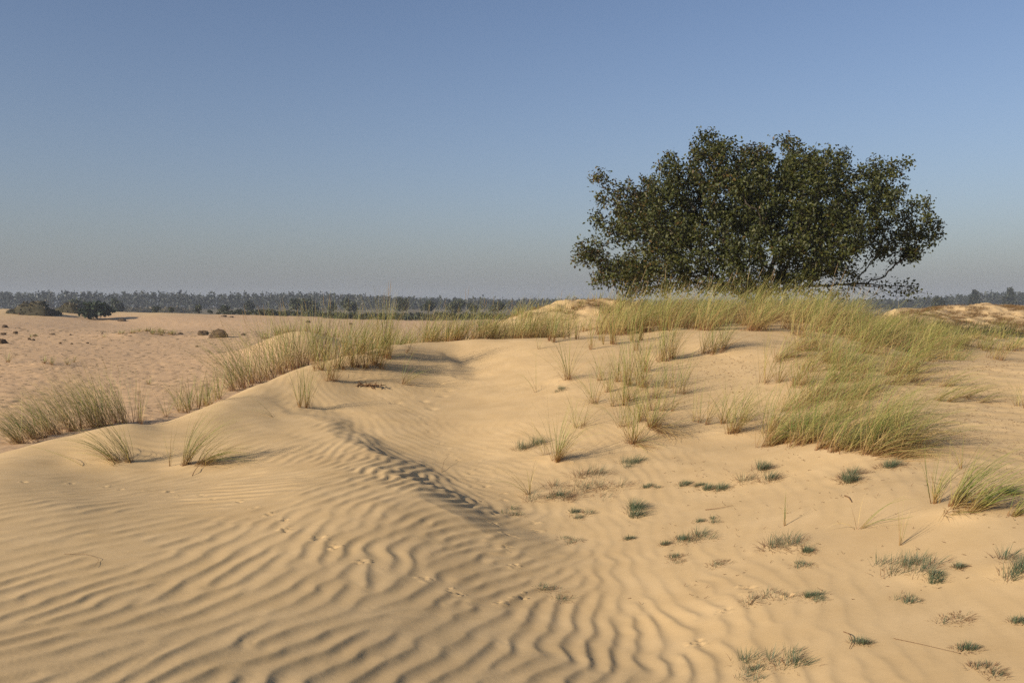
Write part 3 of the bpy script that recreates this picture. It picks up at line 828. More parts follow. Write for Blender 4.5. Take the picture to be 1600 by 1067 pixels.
for k in range(34):
    px = 362 + k * 13.2 + rs_.uniform(-4, 4)
    far_tree(px, 496 + min(px - 362, 240) * .012 + rs_.uniform(-1, 1), rs_.uniform(20, 34), rs_.uniform(9, 14), 196 + rs_.uniform(0, 16), 'low dark shrub in the thicket along the far edge of the sand', 'shrubs of the thicket along the sand edge', 'shrub', m_shrub, 1.0, cat='shrub', name='thicket_shrub')

# far forest: reads as one mass
def forest():
    r = np.random.default_rng(77)
    cc, sz, vv, P, Q, R0 = [], [], [], [], [], []
    for row in range(5):
        Yb = 560 + row * 24
        x = -0.95 * Yb
        while x < 0.95 * Yb:
            px = 800 + x / Yb * F
            tp = np.interp(px, [-400, 0, 300, 480, 560, 700, 900, 1150, 1350, 1420, 1500, 1600, 2000], [457, 457, 460, 459, 462, 468, 470, 470, 470, 469, 462, 457, 455])
            H = (474 - tp) / F * Yb + 4.1 + r.normal(0, .75) + 1.1 * float(vnoise(np.array([px * .03]), np.array([row * .7]), 5)[0])
            Yt = Yb + r.uniform(-9, 9)
            con = r.random() < .55
            W = r.uniform(3.2, 5.0) if con else r.uniform(4.5, 7.0)
            n = 58
            d = r.normal(size=(n, 3)); d /= np.linalg.norm(d, axis=1)[:, None]
            t = r.random(n)
            if con:
                z = H * (.08 + .92 * t); rr = W * .55 * (1.08 - t) ** .7
                c = np.stack([x + d[:, 0] * rr, Yt + d[:, 1] * rr, z], 1)
            else:
                c = np.array([x, Yt, H * .56]) + d * np.array([W * .55, W * .5, H * .42]) * (r.random(n) ** .35)[:, None]
            c[:, 2] += CZ - 4.15
            cc.append(c); sz.append(np.full(n, 1.7 if con else 2.0)); vv.append(np.full(n, r.random() ** 2) * .8)
            if row < 2:
                P.append([x, Yt, CZ - 4.5]); Q.append([x, Yt, CZ - 4.15 + H * .7]); R0.append(.16)
            x += r.uniform(2.6, 4.2)
    cc = np.concatenate(cc); sz = np.concatenate(sz); vv = np.concatenate(vv)
    o = obj('forest', leaf_mesh('forest', m_forest, r, cc, sz, vv, True))
    tag(o, 'hazy blue-grey forest edge along the horizon', 'forest', kind='stuff')
    V, Fc = tubes(np.array(P), np.array(Q), np.array(R0), np.array(R0) * .5, 3)
    t = obj('trunk', mesh_from('trunk', V, Fc, m_bark), o); t['kind'] = 'stuff'
    print('forest faces', len(cc) * 4)
forest()
print('trees', round(time.time() - T0, 1))

# ------------------------------------------------------------------ marram grass
RW = (.55, .05)          # wind-combed to the right
LW = (-.55, .0)
gl = 'grass clumps leaning over the left dune edge'
for k, (px, py) in enumerate([(36, 694), (62, 688), (88, 680), (112, 675), (138, 670), (162, 667), (186, 663)]):
    marram(px, py, 92 - abs(k - 4) * 5, 14, 110, (-.62 + .06 * k, 0), ('lowest drooping green marram clump at the plain-side end of the rounded dune edge' if k == 0 else ('upright green marram clump ending the row beside thin sparse stems' if k == 6 else 'green marram clump leaning out over the plain from the rounded dune edge')), gl, .30, .25, .45, .3, (-.30, 0), spikes=2 if k > 2 else 0)
marram(62, 690, 70, 10, 30, (-1.1, 0), 'flat-lying green marram clump at the back of the rounded dune edge', gl, .3, .5, .5, .35, (-.3, 0))
for px, py, h in [(208, 662, 78), (222, 664, 60)]:
    marram(px, py, h, 7, 12, (.02, 0), 'thin sparse marram stems beside the green clumps on the dune edge', 'sparse stems on the left dune edge', .6, .2, .25, .2)
marram(203, 722, 78, 6, 40, (-.30, 0), 'narrow tuft of upright marram blades with rusty bases on bare sand', None, .15, 0, .18, .25, (-.25, 0))
marram(184, 722, 82, 10, 60, (-.75, 0), 'marram tuft arching low towards the plain on bare rippled sand', None, .2, 0, .5, .5, (-.35, 0))
marram(132, 728, 100, 3, 5, (-1.3, 0), 'single bent marram shoot bowed almost flat on the sand', None, .2, 0, .15, .5, (-.3, 0))
marram(264, 730, 70, 3, 7, (.05, 0), 'few thin upright marram stems beside a leaning green tuft', None, .45, 0, .15, .15)
marram(288, 726, 92, 7, 75, (.30, .1), 'green marram tuft leaning and casting a long shadow over rippled sand', None, .18, 0, .30, .35, (.35, 0))
marram(314, 724, 76, 12, 75, (.75, 0), 'marram tuft with pale dead leaves trailing flat on rippled sand', None, .45, 0, .6, .8, (.35, 0))
marram(427, 652, 62, 2, 4, (-.9, 0), 'short bowed marram shoot on the sharp sand crest', None, .2, 0, .2, .7, (-.3, 0))
g_ = 'low green clumps behind the sand crest'
for px, py, h, n, ln in [(256, 652, 44, 16, .0), (282, 646, 46, 34, -.2), (300, 642, 56, 60, -.1), (318, 637, 52, 50, .1), (343, 626, 56, 28, .05), (330, 634, 44, 26, .15)]:
    marram(px, py, h, 11, n, (ln, 0), 'low green marram clump just behind the smooth sand crest', g_, .3, .35, .6, .45)
g_ = 'tall clumps along the rising sand crest'
for px, py, h, n, ln in [(370, 612, 92, 80, -.42), (385, 606, 90, 80, -.32), (402, 600, 96, 95, -.25), (420, 594, 92, 95, -.2), (438, 586, 94, 95, -.12), (456, 578, 90, 90, -.05), (474, 572, 84, 80, .0), (492, 566, 88, 80, .05), (508, 562, 86, 60, .05)]:
    marram(px, py, h, 13, n, (ln, 0), 'tall dense marram clump on the sand crest above the plain', g_, .45, .35, .55, .4, (-.06, 0), spikes=2)
for px, py, h, n in [(467, 636, 66, 22), (481, 637, 72, 28)]:
    marram(px, py, h, 6, n, (.0 if px < 470 else .1, 0), 'upright marram tuft with rusty stem bases below the tall crest clumps', 'twin tufts below the crest', .3, 0, .32, .3)
g_ = 'thin clumps on the shaded shoulder'
for px, py, h, n, ln in [(519, 594, 92, 50, .05), (528, 575, 86, 60, .1), (548, 572, 84, 64, .15), (566, 574, 72, 56, .2), (584, 569, 78, 60, .1), (592, 574, 60, 40, .15), (500, 578, 80, 50, 0), (540, 556, 80, 60, .1), (566, 553, 76, 60, .1)]:
    marram(px, py, h, 9, n, (ln, 0), 'loose marram clump on the sandy shoulder beside the pale bowl', g_, .45, 0, .5, .45, (.06, 0))
marram(604, 558, 90, 10, 120, (.05, 0), 'tallest upright marram clump with flowering stems on the dune shoulder', None, .4, 0, .30, .22, spikes=6)
marram(637, 551, 66, 5, 16, (.5, 0), 'slim marram tuft leaning over the bare sand beside the tallest clump', None, .3, 0, .25, .25)
marram(632, 600, 60, 6, 26, (.5, 0), 'spreading low marram tuft sprawling over sand in the gully side', None, .3, 0, .9, .9, (.2, 0))
r_ = np.random.default_rng(31)
g_ = 'grass along the back of the central crest'
for k in range(42):
    px = 560 + k * 7.6 + r_.uniform(-5, 5); Y = r_.uniform(17.0, 20.5)
    if px < 640: Y -= .8
    marram(px, 0, 0, 15, 85, (.22 + r_.normal(0, .08), 0), 'pale green marram clump on the back of the central sand crest', g_, .6, pos=Gn((px - 800) / F * Y, Y), h_m=r_.uniform(.6, .95), spread=.5, droop=.4, wind=(.12, 0), spikes=int(r_.random() < .45) * 2)
g_ = 'slim tufts along the front of the crest'
for px, py, h, n in [(857, 533, 60, 20), (866, 535, 66, 26), (883, 529, 46, 22), (921, 546, 60, 14), (947, 538, 62, 18), (962, 538, 68, 34), (986, 533, 56, 24), (1001, 532, 52, 20), (992, 548, 66, 20), (938, 532, 44, 16), (903, 530, 46, 16), (840, 545, 30, 8)]:
    marram(px, py, h, 6, n, (.04, 0), 'slim upright marram tuft rooted at the front of the pale sand crest', g_, .4, 0, .26, .25, (.05, 0), spikes=int(px % 2 == 0))
for px, py, h, n, ln in [(1034, 564, 96, 46, .02), (1050, 560, 92, 46, .1), (1097, 553, 74, 34, .15), (1112, 552, 78, 44, .3), (1130, 545, 70, 36, .3)]:
    marram(px, py, h, 9, n, (ln, 0), 'bushy marram clump throwing shade on the rounded sand hump', 'bushy clumps on the rounded hump', .4, 0, .42, .4, (.12, 0), spikes=2)
g_ = 'single tufts scattered down the bare slope'
for px, py, h, n, ln, sp, lab in [
    (887, 594, 66, 26, -.12, .42, 'airy fan-shaped marram tuft alone at the rim of the smooth sand bowl'),
    (843, 614, 50, 4, -.3, .2, 'few thin marram stems alone in the smooth sand bowl'),
    (926, 630, 58, 22, -.35, .5, 'marram tuft arching over the rim of the sand bowl'),
    (937, 594, 44, 12, .05, .25, None), (960, 634, 66, 16, -.05, .2, None), (974, 634, 60, 16, .0, .2, None), (980, 602, 84, 34, .0, .28, None), (1000, 605, 76, 34, .05, .32, None), (1042, 606, 48, 14, .0, .2, None),
    (1066, 615, 66, 22, .12, .25, None), (1012, 640, 60, 18, .0, .3, None), (1088, 659, 60, 14, .05, .15, None), (1107, 663, 72, 16, .25, .2, None), (950, 612, 50, 14, .0, .3, None),
    (966, 596, 60, 22, .0, .3, None), (986, 628, 66, 26, .1, .4, None), (1008, 580, 70, 26, .05, .3, None), (1026, 622, 58, 22, .15, .4, None), (1002, 658, 62, 30, -.1, .5, None), (972, 668, 50, 20, -.1, .5, None), (1042, 642, 56, 20, .2, .4, None), (1128, 662, 60, 26, .2, .45, None), (1160, 660, 60, 26, .4, .45, None),
    (988, 692, 82, 44, -.05, .45, 'straw-coloured marram tuft with wiry leaves on the middle of the slope'),
    (1016, 668, 62, 60, .15, .4, 'dense green marram tuft with a skirt of drooping dead leaves'),
    (906, 668, 56, 18, .1, .5, None),
    (869, 720, 78, 50, .22, .34, 'green marram tuft at the foot of the slope beside grey-green cushions'),
    (845, 712, 66, 9, -.45, .3, 'sparse arching marram blades beside the foot of the slope'),
    (826, 772, 60, 12, -.5, .6, 'thin drooping marram tuft over dead roots at the slope foot'),
    (1144, 676, 78, 60, .3, .5, 'broad green marram clump on the slope in front of the swept grass mass')]:
    marram(px, py, h * 1.15, 8, int(n * 1.6), (ln, 0), lab or 'small loose marram tuft on the bare sand slope below the crest', None if lab else g_, .5, 0, sp * 1.35, .5, (.06, 0))
# drooping dead skirts
for px, py, h, n in [(1022, 672, 95, 60), (992, 694, 60, 40)]:
    marram(px, py, h, 10, n, (.75, -.5), 'skirt of long dead marram leaves trailing down the sand slope', 'trailing dead leaf skirts', .9, 0, .8, 1.3, (.25, -.15))
# belt of swept grass behind the hump and under the oak
g_ = 'swept straw-green grass belt before the oak'
for k in range(112):
    px = r_.uniform(935, 1500); Y = r_.uniform(16.8, 24.5); spk = int(r_.random() < .5) * 3
    zone = 'beside the hummocky middle dune' if px < 1040 else ('behind the rounded sand hump' if px < 1150 else ('in front of the oak trunk' if px < 1270 else 'between the oak and the heathy dune'))
    lab = ('flowering ' if spk else '') + 'wind-swept marram clump in the straw-green belt ' + zone
    marram(px, 0, 0, 17, 95, (.36 + r_.normal(0, .12), .05), lab, g_ + ', ' + zone + (' (flowering)' if spk else ''), .66, pos=Gn((px - 800) / F * Y, Y), h_m=r_.uniform(.65, 1.15) * (1 if px < 1330 else .62), spread=.55, droop=.45, wind=(.26, 0), spikes=spk, mass=Y > 20.2)
g_ = 'swept grass mass on the right slope'
poly = [(1195, 690), (1215, 620), (1175, 565), (1250, 525), (1340, 512), (1455, 545), (1462, 588), (1400, 600), (1330, 640), (1440, 690), (1400, 712), (1300, 706), (1240, 698)]
def inside(x, y):
    c = False
    for (x0, y0), (x1, y1) in zip(poly, poly[1:] + poly[:1]):
        if (y0 > y) != (y1 > y) and x < (x1 - x0) * (y - y0) / (y1 - y0) + x0: c = not c
    return c
k = 0
while k < 56:
    px, py = r_.uniform(1170, 1465), r_.uniform(512, 712)
    if not inside(px, py): continue
    k += 1
    low = py > 640
    zone = 'at its lower side above the hair-grass mats' if py > 640 else ('at its middle beside the bare hump' if py > 580 else 'at its upper side next to the grass belt')
    marram(px, py, r_.uniform(70, 135) if low else r_.uniform(55, 95), 19 if low else 16, int(r_.uniform(45, 95)), (.55 + r_.normal(0, .25), .1 + r_.normal(0, .15)), 'wind-combed marram clump in the grass mass, ' + zone, g_ + ', ' + zone, r_.uniform(.45, .7), 0, .65, .55, (r_.uniform(.2, .45), 0), spikes=0)
for px, py in [(1200, 697), (1216, 694), (1246, 694), (1280, 702), (1300, 706), (1322, 704), (1352, 706)]:
    marram(px, py, r_.uniform(95, 130), 13, 80, (.6, .1), 'marram clump with rusty base at the lower edge of the swept grass mass', 'lower edge of the swept grass mass', .42, 0, .5, .55, (.36, 0))
for px, py in [(1330, 708), (1370, 712), (1395, 716)]:
    marram(px, py, 95, 14, 70, (1.3, -.1), 'flattened dead marram leaves trailing from the swept grass mass', 'trailing dead leaf skirts', .85, 0, .6, 1.2, (.4, -.1))
g_ = 'low grass strands on the right sand flat'
for px, py, h, n, ln in [(1462, 626, 70, 30, 1.0), (1480, 628, 76, 36, 1.1), (1500, 622, 66, 30, 1.1), (1530, 630, 60, 24, 1.0), (1470, 604, 60, 30, 1.0), (1582, 634, 42, 14, -.3), (1598, 640, 60, 18, .0)]:
    marram(px, py, h, 9, n, (ln, 0), 'low green marram strand spread over the sand beyond the grass mass', g_, .35, 0, .5, .5, (.3, 0))
for px, py, h, n, ln, lab in [(1462, 786, 84, 26, .08, 'upright rusty-based marram shoots at the edge of a spreading tuft'), (1488, 792, 130, 80, .75, 'large green marram tuft fanning low over the sand beside rusty shoots'),
                              (1512, 800, 130, 70, 1.0, 'marram tuft fanned almost flat beside the large green tuft'), (1575, 806, 80, 34, .9, 'small tufted marram with rusty base beyond the large fanned tuft')]:
    marram(px, py, h, 9, n, (ln, .15), lab, None, .3, 0, .5, .45, (.3, 0))
marram(1485, 796, 60, 10, 50, (.5, -.9), 'fringe of dead leaves hanging down the sand below the fanned tuft', None, .9, 0, .9, 1.2, (.1, -.2))
marram(1500, 732, 66, 3, 9, (-.2, 0), 'pair of thin dead stems standing in litter-strewn sand', None, .8, 0, .3, .2)
marram(1405, 852, 66, 2, 7, (.06, 0), 'thin brown marram stem standing alone with a clear straight shadow', None, .6, 0, .10, .1)
marram(1334, 826, 80, 3, 9, (.7, .1), 'wiry dead marram leaves curling over bare sand near a lone stem', None, .8, 0, .7, .9)
marram(1226, 822, 48, 2, 3, (.0, 0), 'barely visible pale dead stem on the bare sand', None, .7, 0, .06, .05)
# grass at the foot of the right and middle dunes
g_ = 'grass at the foot of the heathy dune'
for k in range(70):
    px = r_.uniform(1380, 1650); Y = r_.uniform(20, 38)
    marram(px, 0, 0, 16, 50, (.3 + r_.normal(0, .1), 0), 'straw-green marram clump at the foot of the brown heathy dune', g_, .55, pos=Gn((px - 800) / F * Y, Y), h_m=r_.uniform(.4, .8), spread=.6, droop=.45, wind=(.2, 0), mass=True)
g_ = 'grass on the middle dune'
for k in range(34):
    px = r_.uniform(745, 1010); Y = r_.uniform(23, 31)
    marram(px, 0, 0, 12, 34, (.15 + r_.normal(0, .1), 0), 'short straw-coloured marram clump on the hummocky dune behind the crest', g_, .6, pos=Gn((px - 800) / F * Y, Y), h_m=r_.uniform(.35, .65), spread=.6, droop=.45, wind=(.1, 0), mass=True)
# mound and plain on the left
g_ = 'grass on the sand mound behind the left crest'
for px, py in [(415, 530), (430, 525), (445, 521), (460, 518), (478, 518), (492, 521), (505, 523), (520, 527)]:
    marram(px, py, 16, 8, 40, (.1, 0), 'short brownish grass clump on the crest of the small lit sand mound', g_, .6, .6, .7, .5, width=.02)
g_ = 'grass on the low mound of the plain'
for px, py in [(192, 522), (205, 521), (218, 519), (232, 518), (244, 519), (254, 521), (262, 523), (272, 524), (236, 523), (248, 524)]:
    marram(px, py, 8, 8, 36, (.1, 0), 'tiny grass clump on the low pale mound of the plain', g_, .55, .5, .8, .5)
g_ = 'sparse grass tufts on the plain'
for px, py, h in [(8, 566, 18), (66, 568, 14), (80, 570, 16), (105, 570, 14), (120, 566, 10), (52, 527, 6), (165, 527, 6), (234, 600, 12)]:
    marram(px, py, h, 5, 16, (.1, 0), 'sparse wispy grass tuft alone on the trampled plain', g_, .5, 0, .5, .4)
def massed(key, mat, name, parent=None):
    V, Fc, H_, W_ = [], [], [], []; base = 0
    for v, f, h, w in MASS[key]:
        V.append(v); Fc.append(f + base); H_.append(h); W_.append(w); base += len(v)
    o = obj(name, mesh_from(name, np.concatenate(V), np.concatenate(Fc), mat, {'h': np.concatenate(H_), 'v': np.concatenate(W_)}), parent); o['kind'] = 'stuff'; return o
dg = massed('g', m_green, 'dune_grass'); tag(dg, 'farther straw-green marram growing over the dunes round the oak', 'grass')
massed('d', m_dry, 'dry_blades', dg)
print('marram', round(time.time() - T0, 1))

# ------------------------------------------------------------------ hair-grass cushions
g_ = 'small grey-green cushions on the right sand slope'
for px, py, w_ in [(875, 609, 24), (1015, 760, 20), (1065, 757, 22), (1036, 850, 14), (1068, 842, 18), (1105, 816, 24), (1276, 862, 28), (1253, 884, 24), (1412, 937, 26), (1597, 972, 26), (1342, 1006, 16), (1512, 1016, 22), (985, 843, 14), (865, 777, 22), (1500, 887, 14), (1392, 727, 34), (1090, 760, 14)]:
    hair(px, py, w_, 'small grey-green hair-grass cushion on the bare sand slope', g_, .42, k=2 + int(px) % 3)
for px, py, w_, k, dry, lab in [
    (820, 703, 56, 5, .3, 'airy grey-green hair-grass patch left of the green marram tuft foot'.replace('left of', 'beside')), (996, 724, 46, 4, .15, 'dark grey-green hair-grass cluster below the straw-coloured marram tuft'),
    (998, 800, 42, 2, .12, 'pair of dense grey-green hair-grass cushions touching on open sand'), (1115, 764, 44, 3, .3, 'group of small grey-green cushions with a trailing dry stalk'),
    (1174, 742, 56, 3, .45, 'low hair-grass mat of green and rusty brown below the grass mass'), (1314, 747, 56, 3, .4, 'dark hair-grass mat with a brown end beneath the swept grass'),
    (858, 768, 60, 4, .75, 'dead brown hair-grass roots under the thin drooping tuft'), (935, 750, 70, 7, .7, 'straggly straw-brown hair-grass patch in the middle of the cushions'),
    (915, 803, 36, 3, .4, 'small hair-grass cushion with scattered brown bits at the slope foot'), (1085, 838, 60, 6, .5, 'scattered brown and green hair-grass knots on open sand'),
    (1236, 852, 74, 9, .6, 'loose scatter of brown hair-grass knots spread over sand'), (1430, 884, 84, 9, .35, 'wide open hair-grass ring with one dense green end'),
    (1463, 902, 34, 1, .15, 'dense dark green end cushion of the wide hair-grass ring'), (1576, 888, 74, 4, .2, 'bright green dense hair-grass mat with brown lower rim'),
    (1196, 936, 54, 6, .8, 'nearly bare hair-grass remnants half buried in sand'), (1268, 934, 42, 3, .3, 'small green cushion with dry dashes beside half-buried remnants'),
    (1205, 1032, 80, 6, .35, 'long grey-green hair-grass streak on rippled sand'), (1180, 1054, 46, 4, .4, 'grey-green hair-grass fringe below the long streak'),
    (1550, 1048, 36, 3, .8, 'brown upright dead hair-grass bits on the lower sand'), (1480, 968, 50, 4, .9, 'sparse dry hair-grass traces below the small cushions'),
    (804, 800, 34, 4, .5, 'pale half-buried hair-grass streak at the gully side'), (893, 846, 32, 4, .6, 'pale hair-grass remnants half buried where ripples begin'),
    (1048, 876, 30, 3, .7, 'faint dry hair-grass dashes above the ripples'), (866, 930, 44, 5, .6, 'flattened hair-grass wisps crossed by animal tracks in the ripples'), (1590, 772, 34, 2, .2, 'dark hair-grass cushion behind the fanned marram tuft'),
    (1120, 883, 34, 4, .8, 'few dry hair-grass dashes on smooth sand'), (930, 770, 50, 5, .8, 'brown dead hair-grass knots along the slope foot')]:
    hair(px, py, w_, lab, None, dry, k=k)
print('hair grass', round(time.time() - T0, 1))

# ------------------------------------------------------------------ small debris, clods, litter
m_heathdark = blade_mat('heather_dark', (.03, .03, .014), (.05, .045, .02), (.09, .075, .035), (.12, .085, .04), .05)
def lump(name, px, py, wpx, hpx, label, cat, mat, group=None, depth=1.0, tufts=60):
    _seed[0] += 1
    r = np.random.default_rng(_seed[0])
    p = G(px, py); Y = p[1]; W = wpx / F * Y; H = hpx / F * Y
    n1, n2 = 18, 9
    th = np.linspace(0, 2 * PI, n1, endpoint=False); ph = np.linspace(0, PI / 2, n2)
    T, Ph = np.meshgrid(th, ph)
    rr = 1 + .30 * fbm(np.cos(T) * 1.9 + p[0], np.sin(T) * 1.9 + Ph * 1.6, _seed[0], 3)
    V = np.stack([W * .5 * rr * np.cos(T) * np.cos(Ph) ** .6, W * .5 * depth * rr * np.sin(T) * np.cos(Ph) ** .6, H * rr * np.sin(Ph) - .04 * H], -1).reshape(-1, 3)
    id_ = np.arange(n1 * n2).reshape(n2, n1)
    Fc = np.stack([id_[:-1], np.roll(id_, -1, 1)[:-1], np.roll(id_, -1, 1)[1:], id_[1:]], -1).reshape(-1, 4)
    e = empty(name, p); tag(e, label, cat, group)
    obj('mound', mesh_from('mound', V, Fc, mat, smooth=True), e)
    if Y > 120 and tufts > 100:
        cv = V[r.integers(0, len(V), 420)] * (1 + r.normal(0, .05, (420, 1))); cv[:, 2] = np.maximum(cv[:, 2], 0)
        t = obj('heather_cover', leaf_mesh('heather_cover', m_heathdark, r, cv, W * .07, r.random(420)), e); t['kind'] = 'stuff'
    elif tufts:
        k = r.integers(n1, len(V), tufts)
        v, f, h, vv = blades(r, tufts, W * .03, H * .45, (.2, 0), .8, .5, (.1, 0), max(.01, .0006 * Y), 3, None, root=V[k][:, :2])
        per = 8
        v = v.reshape(tufts, per, 3); v[:, :, 2] += (V[k][:, 2] * .95)[:, None]
        t = obj('heather_tufts', mesh_from('heather_tufts', v.reshape(-1, 3), f, m_heath, {'h': h, 'v': vv}), e); t['kind'] = 'stuff'
    return e
m_hmound, nt, b = new_mat('heath_mound')
nt.links.new(mixc(nt, ramp_(nt, noise(nt, .8, 5, .7), .35, .62), (.03, .03, .016), (.085, .068, .036)), b.inputs['Base Color'])
for a in [(52, 492, 52, 19, 'long dark heather-covered hummock on the far sand ridge'), (74, 492, 36, 8, 'low grassy skirt at the foot of the dark heather hummock'), (108, 488, 42, 13, 'dark heather hummock tapering off beside the larger one'),
          (268, 489, 44, 9, 'dark scrub-covered hummock at the far edge of the plain'), (297, 489, 32, 5, 'low dark scrub patch beside the far hummock'), (215, 488, 60, 6, 'low grassy brown rise behind the lone pine'), (18, 490, 16, 6, 'small grey mound at the foot of the far ridge')]:
    lump('heath_hummock', *a[:4], a[4], 'hummock', m_hmound, None, .7, 220)
lump('peat_clod', 340, 527, 26, 11, 'large dark brown peat clod standing up from the open plain', 'clod', m_peat, None, .7, 60)
lump('peat_clod', 317, 524, 18, 6, 'low dark peat clod next to the large one on the plain', 'clod', m_peat, None, .7, 30)
for px, py, w_, h_ in [(191, 502, 12, 4), (8, 512, 10, 4), (30, 492, 5, 3), (3, 537, 18, 7), (5, 523, 8, 3), (24, 521, 7, 3), (55, 525, 7, 3), (82, 523, 9, 2), (94, 537, 4, 2), (112, 538, 4, 2), (137, 537, 5, 2), (380, 524, 7, 3), (282, 522, 8, 2), (46, 531, 5, 3), (52, 532, 6, 2), (481, 504, 8, 3), (548, 507, 6, 2), (349, 495, 10, 2), (110, 524, 3, 2), (160, 522, 3, 2), (308, 542, 5, 2), (362, 496, 8, 2)]:
    lump('peat_clod', px, py, w_, h_, 'small dark peat clod on the open sand plain', 'clod', m_peat, 'small clods scattered on the plain', .8, 8)

def stick(pts, rad, label, name='dead_stem', cat='stem'):
    w = [G(px, py) for px, py, _ in pts]
    P = np.array([[a[0], a[1], a[2] + h] for a, (_, _, h) in zip(w, pts)])
    # smooth curve through the points
    t = np.linspace(0, len(P) - 1, 6 * (len(P) - 1) + 1)
    Q = np.stack([np.interp(t, np.arange(len(P)), P[:, i]) for i in range(3)], 1)
    for _ in range(3): Q[1:-1] = (Q[:-2] + 2 * Q[1:-1] + Q[2:]) / 4
    rr = np.linspace(rad, rad * .5, len(Q))
    V, Fc = tubes(Q[:-1] - Q[0], Q[1:] - Q[0], rr[:-1], rr[1:], 5)
    o = obj(name, mesh_from(name, V, Fc, m_twig, smooth=True), loc=Q[0]); tag(o, label, cat); return o
stick([(1102, 797, .005), (1122, 796, .012), (1145, 791, .01)], .0028, 'straight brown twig lying on the sand near small cushions', 'twig', 'twig')
stick([(1318, 993, .02), (1328, 997, .02), (1332, 1006, .012), (1327, 1015, .006)], .0026, 'curled brown stem lying on the lower sand beside a tiny cushion')
stick([(1172, 946, .006), (1180, 936, .01), (1184, 933, .012)], .003, 'short brown stick in half-buried hair-grass remnants', 'twig', 'twig')
stick([(690, 738, .004), (694, 727, .05), (700, 722, .06)], .0015, 'fine bent stalk standing at the edge of the ripples')
stick([(1396, 998, .004), (1440, 1008, .006), (1500, 1022, .005)], .0014, 'pale straw stalk lying straight across lower sand', 'straw_stalk', 'stalk')
stick([(100, 866, .004), (135, 868, .012), (156, 876, .012), (148, 886, .004)], .0011, 'fine curved straw stalk on the rippled sand', 'straw_stalk', 'stalk')
stick([(1320, 775, .004), (1326, 778, .008), (1331, 785, .004)], .006, 'small rusty curl of bark on bare sand', 'bark_curl', 'bark')
stick([(300, 744, .0), (305, 738, .025), (311, 732, .03)], .004, 'dark root stub poking from the sand below the leaning tuft', 'root_stub', 'root')
def rootclump():
    r = np.random.default_rng(8)
    p = G(575, 604); P, Q = [], []
    for k in range(46):
        a = np.array([(k % 8 - 3.5) * .055, (k % 3 - 1) * .03, .02]); P.append(a); Q.append(a + np.array([r.normal(0, .075), r.normal(0, .06), r.normal(.005, .03)]))
    V, Fc = tubes(np.array(P), np.array(Q), np.full(46, .009), np.full(46, .003))
    o = obj('root_clump', mesh_from('root_clump', V, Fc, m_twig), loc=p); tag(o, 'tangle of dark brown dead roots on the sandy shoulder', 'roots')
rootclump()

def litter(name, n, sampler, mat, label, lo, hi, seed):
    r = np.random.default_rng(seed)
    xy = sampler(r, n); z = height(xy[:, 0], xy[:, 1])
    nr_ = (xy[:, 1] > RY0) & (xy[:, 1] < RY1); z[nr_] += ripple(xy[nr_, 0], xy[nr_, 1])
    L = r.uniform(lo, hi, n) * np.maximum(1, xy[:, 1] / 12)
    a = r.normal(.15, .5, n) + PI * (r.random(n) < .5)
    P = np.stack([xy[:, 0], xy[:, 1], z + .004], 1)
    Q = P + np.stack([np.cos(a) * L, np.sin(a) * L, r.uniform(-.004, .02, n)], 1)
    w = np.maximum(.0016, .00025 * xy[:, 1])
    V, Fc = tubes(P, Q, w, w * .6, 3)
    o = obj(name, mesh_from(name, V, Fc, mat, {'h': r.random(len(V)), 'v': r.random(len(V))})); tag(o, label, 'litter', kind='stuff'); return o
def s_right(r, n):
    out = []
    while len(out) < n:
        x, y = r.uniform(.5, 8.5), r.uniform(4.2, 14)
        if r.random() < float(np.clip((x - .12 * y + .2) / 3, 0, 1)) * (.25 + .75 * (hash2(np.array([int(x * 2.2)]), np.array([int(y * 2.2)]), 9)[0] > .45)): out.append((x, y))
    return np.array(out)
litter('plant_litter', 4200, s_right, m_hairdry, 'tiny bits of dead grass strewn over the right sand slope', .006, .03, 3)
def s_plain(r, n):
    Y = np.exp(r.uniform(math.log(24), math.log(120), n)); px = r.uniform(-60, 480, n)
    return np.stack([(px - 800) / F * Y, Y], 1)
litter('plain_litter', 2200, s_plain, m_heathdark, 'dark bits of heath litter strewn over the trampled plain', .015, .06, 4)
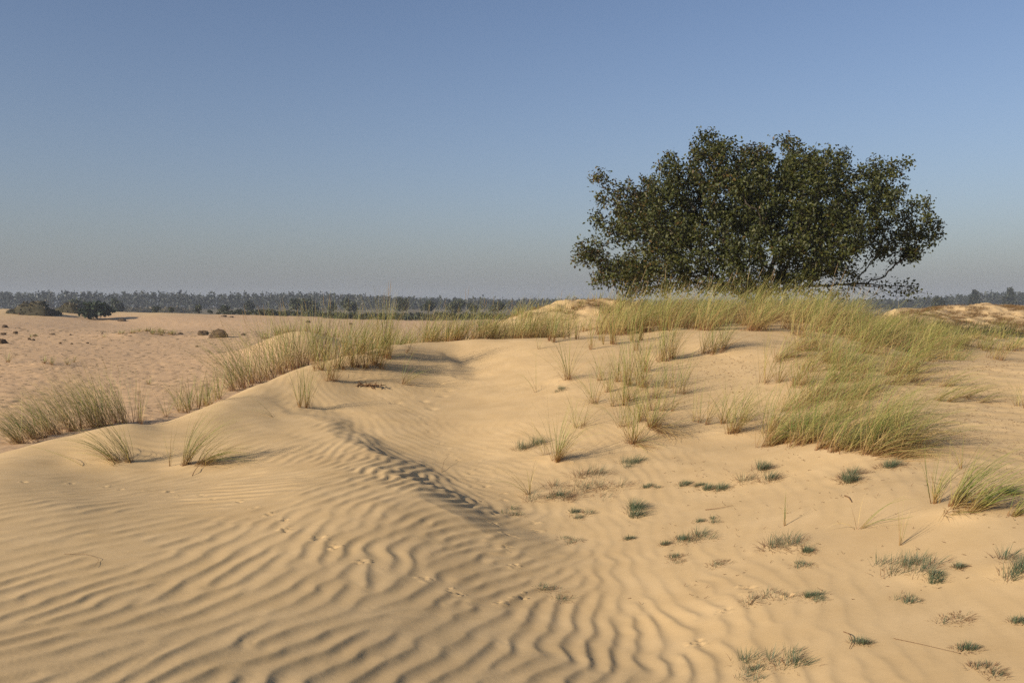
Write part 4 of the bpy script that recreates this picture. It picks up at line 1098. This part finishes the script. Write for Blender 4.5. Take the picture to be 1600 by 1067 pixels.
def heath_cover(name, n, px0, px1, y0, y1, seed, label, hm_, thr):
    r = np.random.default_rng(seed)
    pts = []
    Y = r.uniform(y0, y1, n * 4); X = (r.uniform(px0, px1, n * 4) - 800) / F * Y
    m = fbm(X * 1.6, Y * 1.0, 63, 3) + r.normal(0, .15, n * 4) > thr
    X, Y = X[m][:n], Y[m][:n]; n = len(X)
    v, f, h, vv = blades(r, n * 7, .12, hm_, (.15, 0), 1.0, .6, (.1, 0), .012, 3, None, root=np.repeat(np.stack([X, Y], 1), 7, 0))
    Z = height(X, Y)
    v = v.reshape(n * 7, 8, 3); v[:, :, 2] += np.repeat(Z, 7)[:, None]
    o = obj(name, mesh_from(name, v.reshape(-1, 3), f, m_heath, {'h': h, 'v': vv})); tag(o, label, 'heath', kind='stuff')
heath_cover('heath_cover', 8500, 1370, 1680, 34, 55, 5, 'patchy brown heath and dead grass over the dune beyond the swept grass', .19, -.25)
heath_cover('dry_turf', 1800, 745, 1080, 27, 36, 6, 'patchy dry turf over the hummocky middle dune', .14, .0)
print('debris', round(time.time() - T0, 1))

# ------------------------------------------------------------------ air
hz_v = np.array([[x, y, z] for x in (-1100, 1100) for y in (-60, 1000) for z in (CZ - 6.5, CZ + 14)], float)
hz_f = np.array([[0, 1, 3, 2], [4, 6, 7, 5], [0, 4, 5, 1], [2, 3, 7, 6], [0, 2, 6, 4], [1, 5, 7, 3]])
m_haze = bpy.data.materials.new('haze'); m_haze.use_nodes = True
nt = m_haze.node_tree; nt.nodes.clear()
out = nt.nodes.new('ShaderNodeOutputMaterial'); pv = nt.nodes.new('ShaderNodeVolumePrincipled')
pv.inputs['Color'].default_value = (.84, .90, 1.0, 1); pv.inputs['Density'].default_value = 0.0003; pv.inputs['Anisotropy'].default_value = 0.0
nt.links.new(pv.outputs[0], out.inputs['Volume'])
hz_o = obj('haze', mesh_from('haze', hz_v, hz_f, m_haze))
tag(hz_o, 'thin pale haze filling the air over the plain', 'haze', kind='stuff')
print('total', round(time.time() - T0, 1), 'tris', sum(sum(len(p.vertices) - 2 for p in o.data.polygons) if len(o.data.polygons) < 3000 else len(o.data.loops) - 2 * len(o.data.polygons) for o in bpy.data.objects if o.type == 'MESH'))
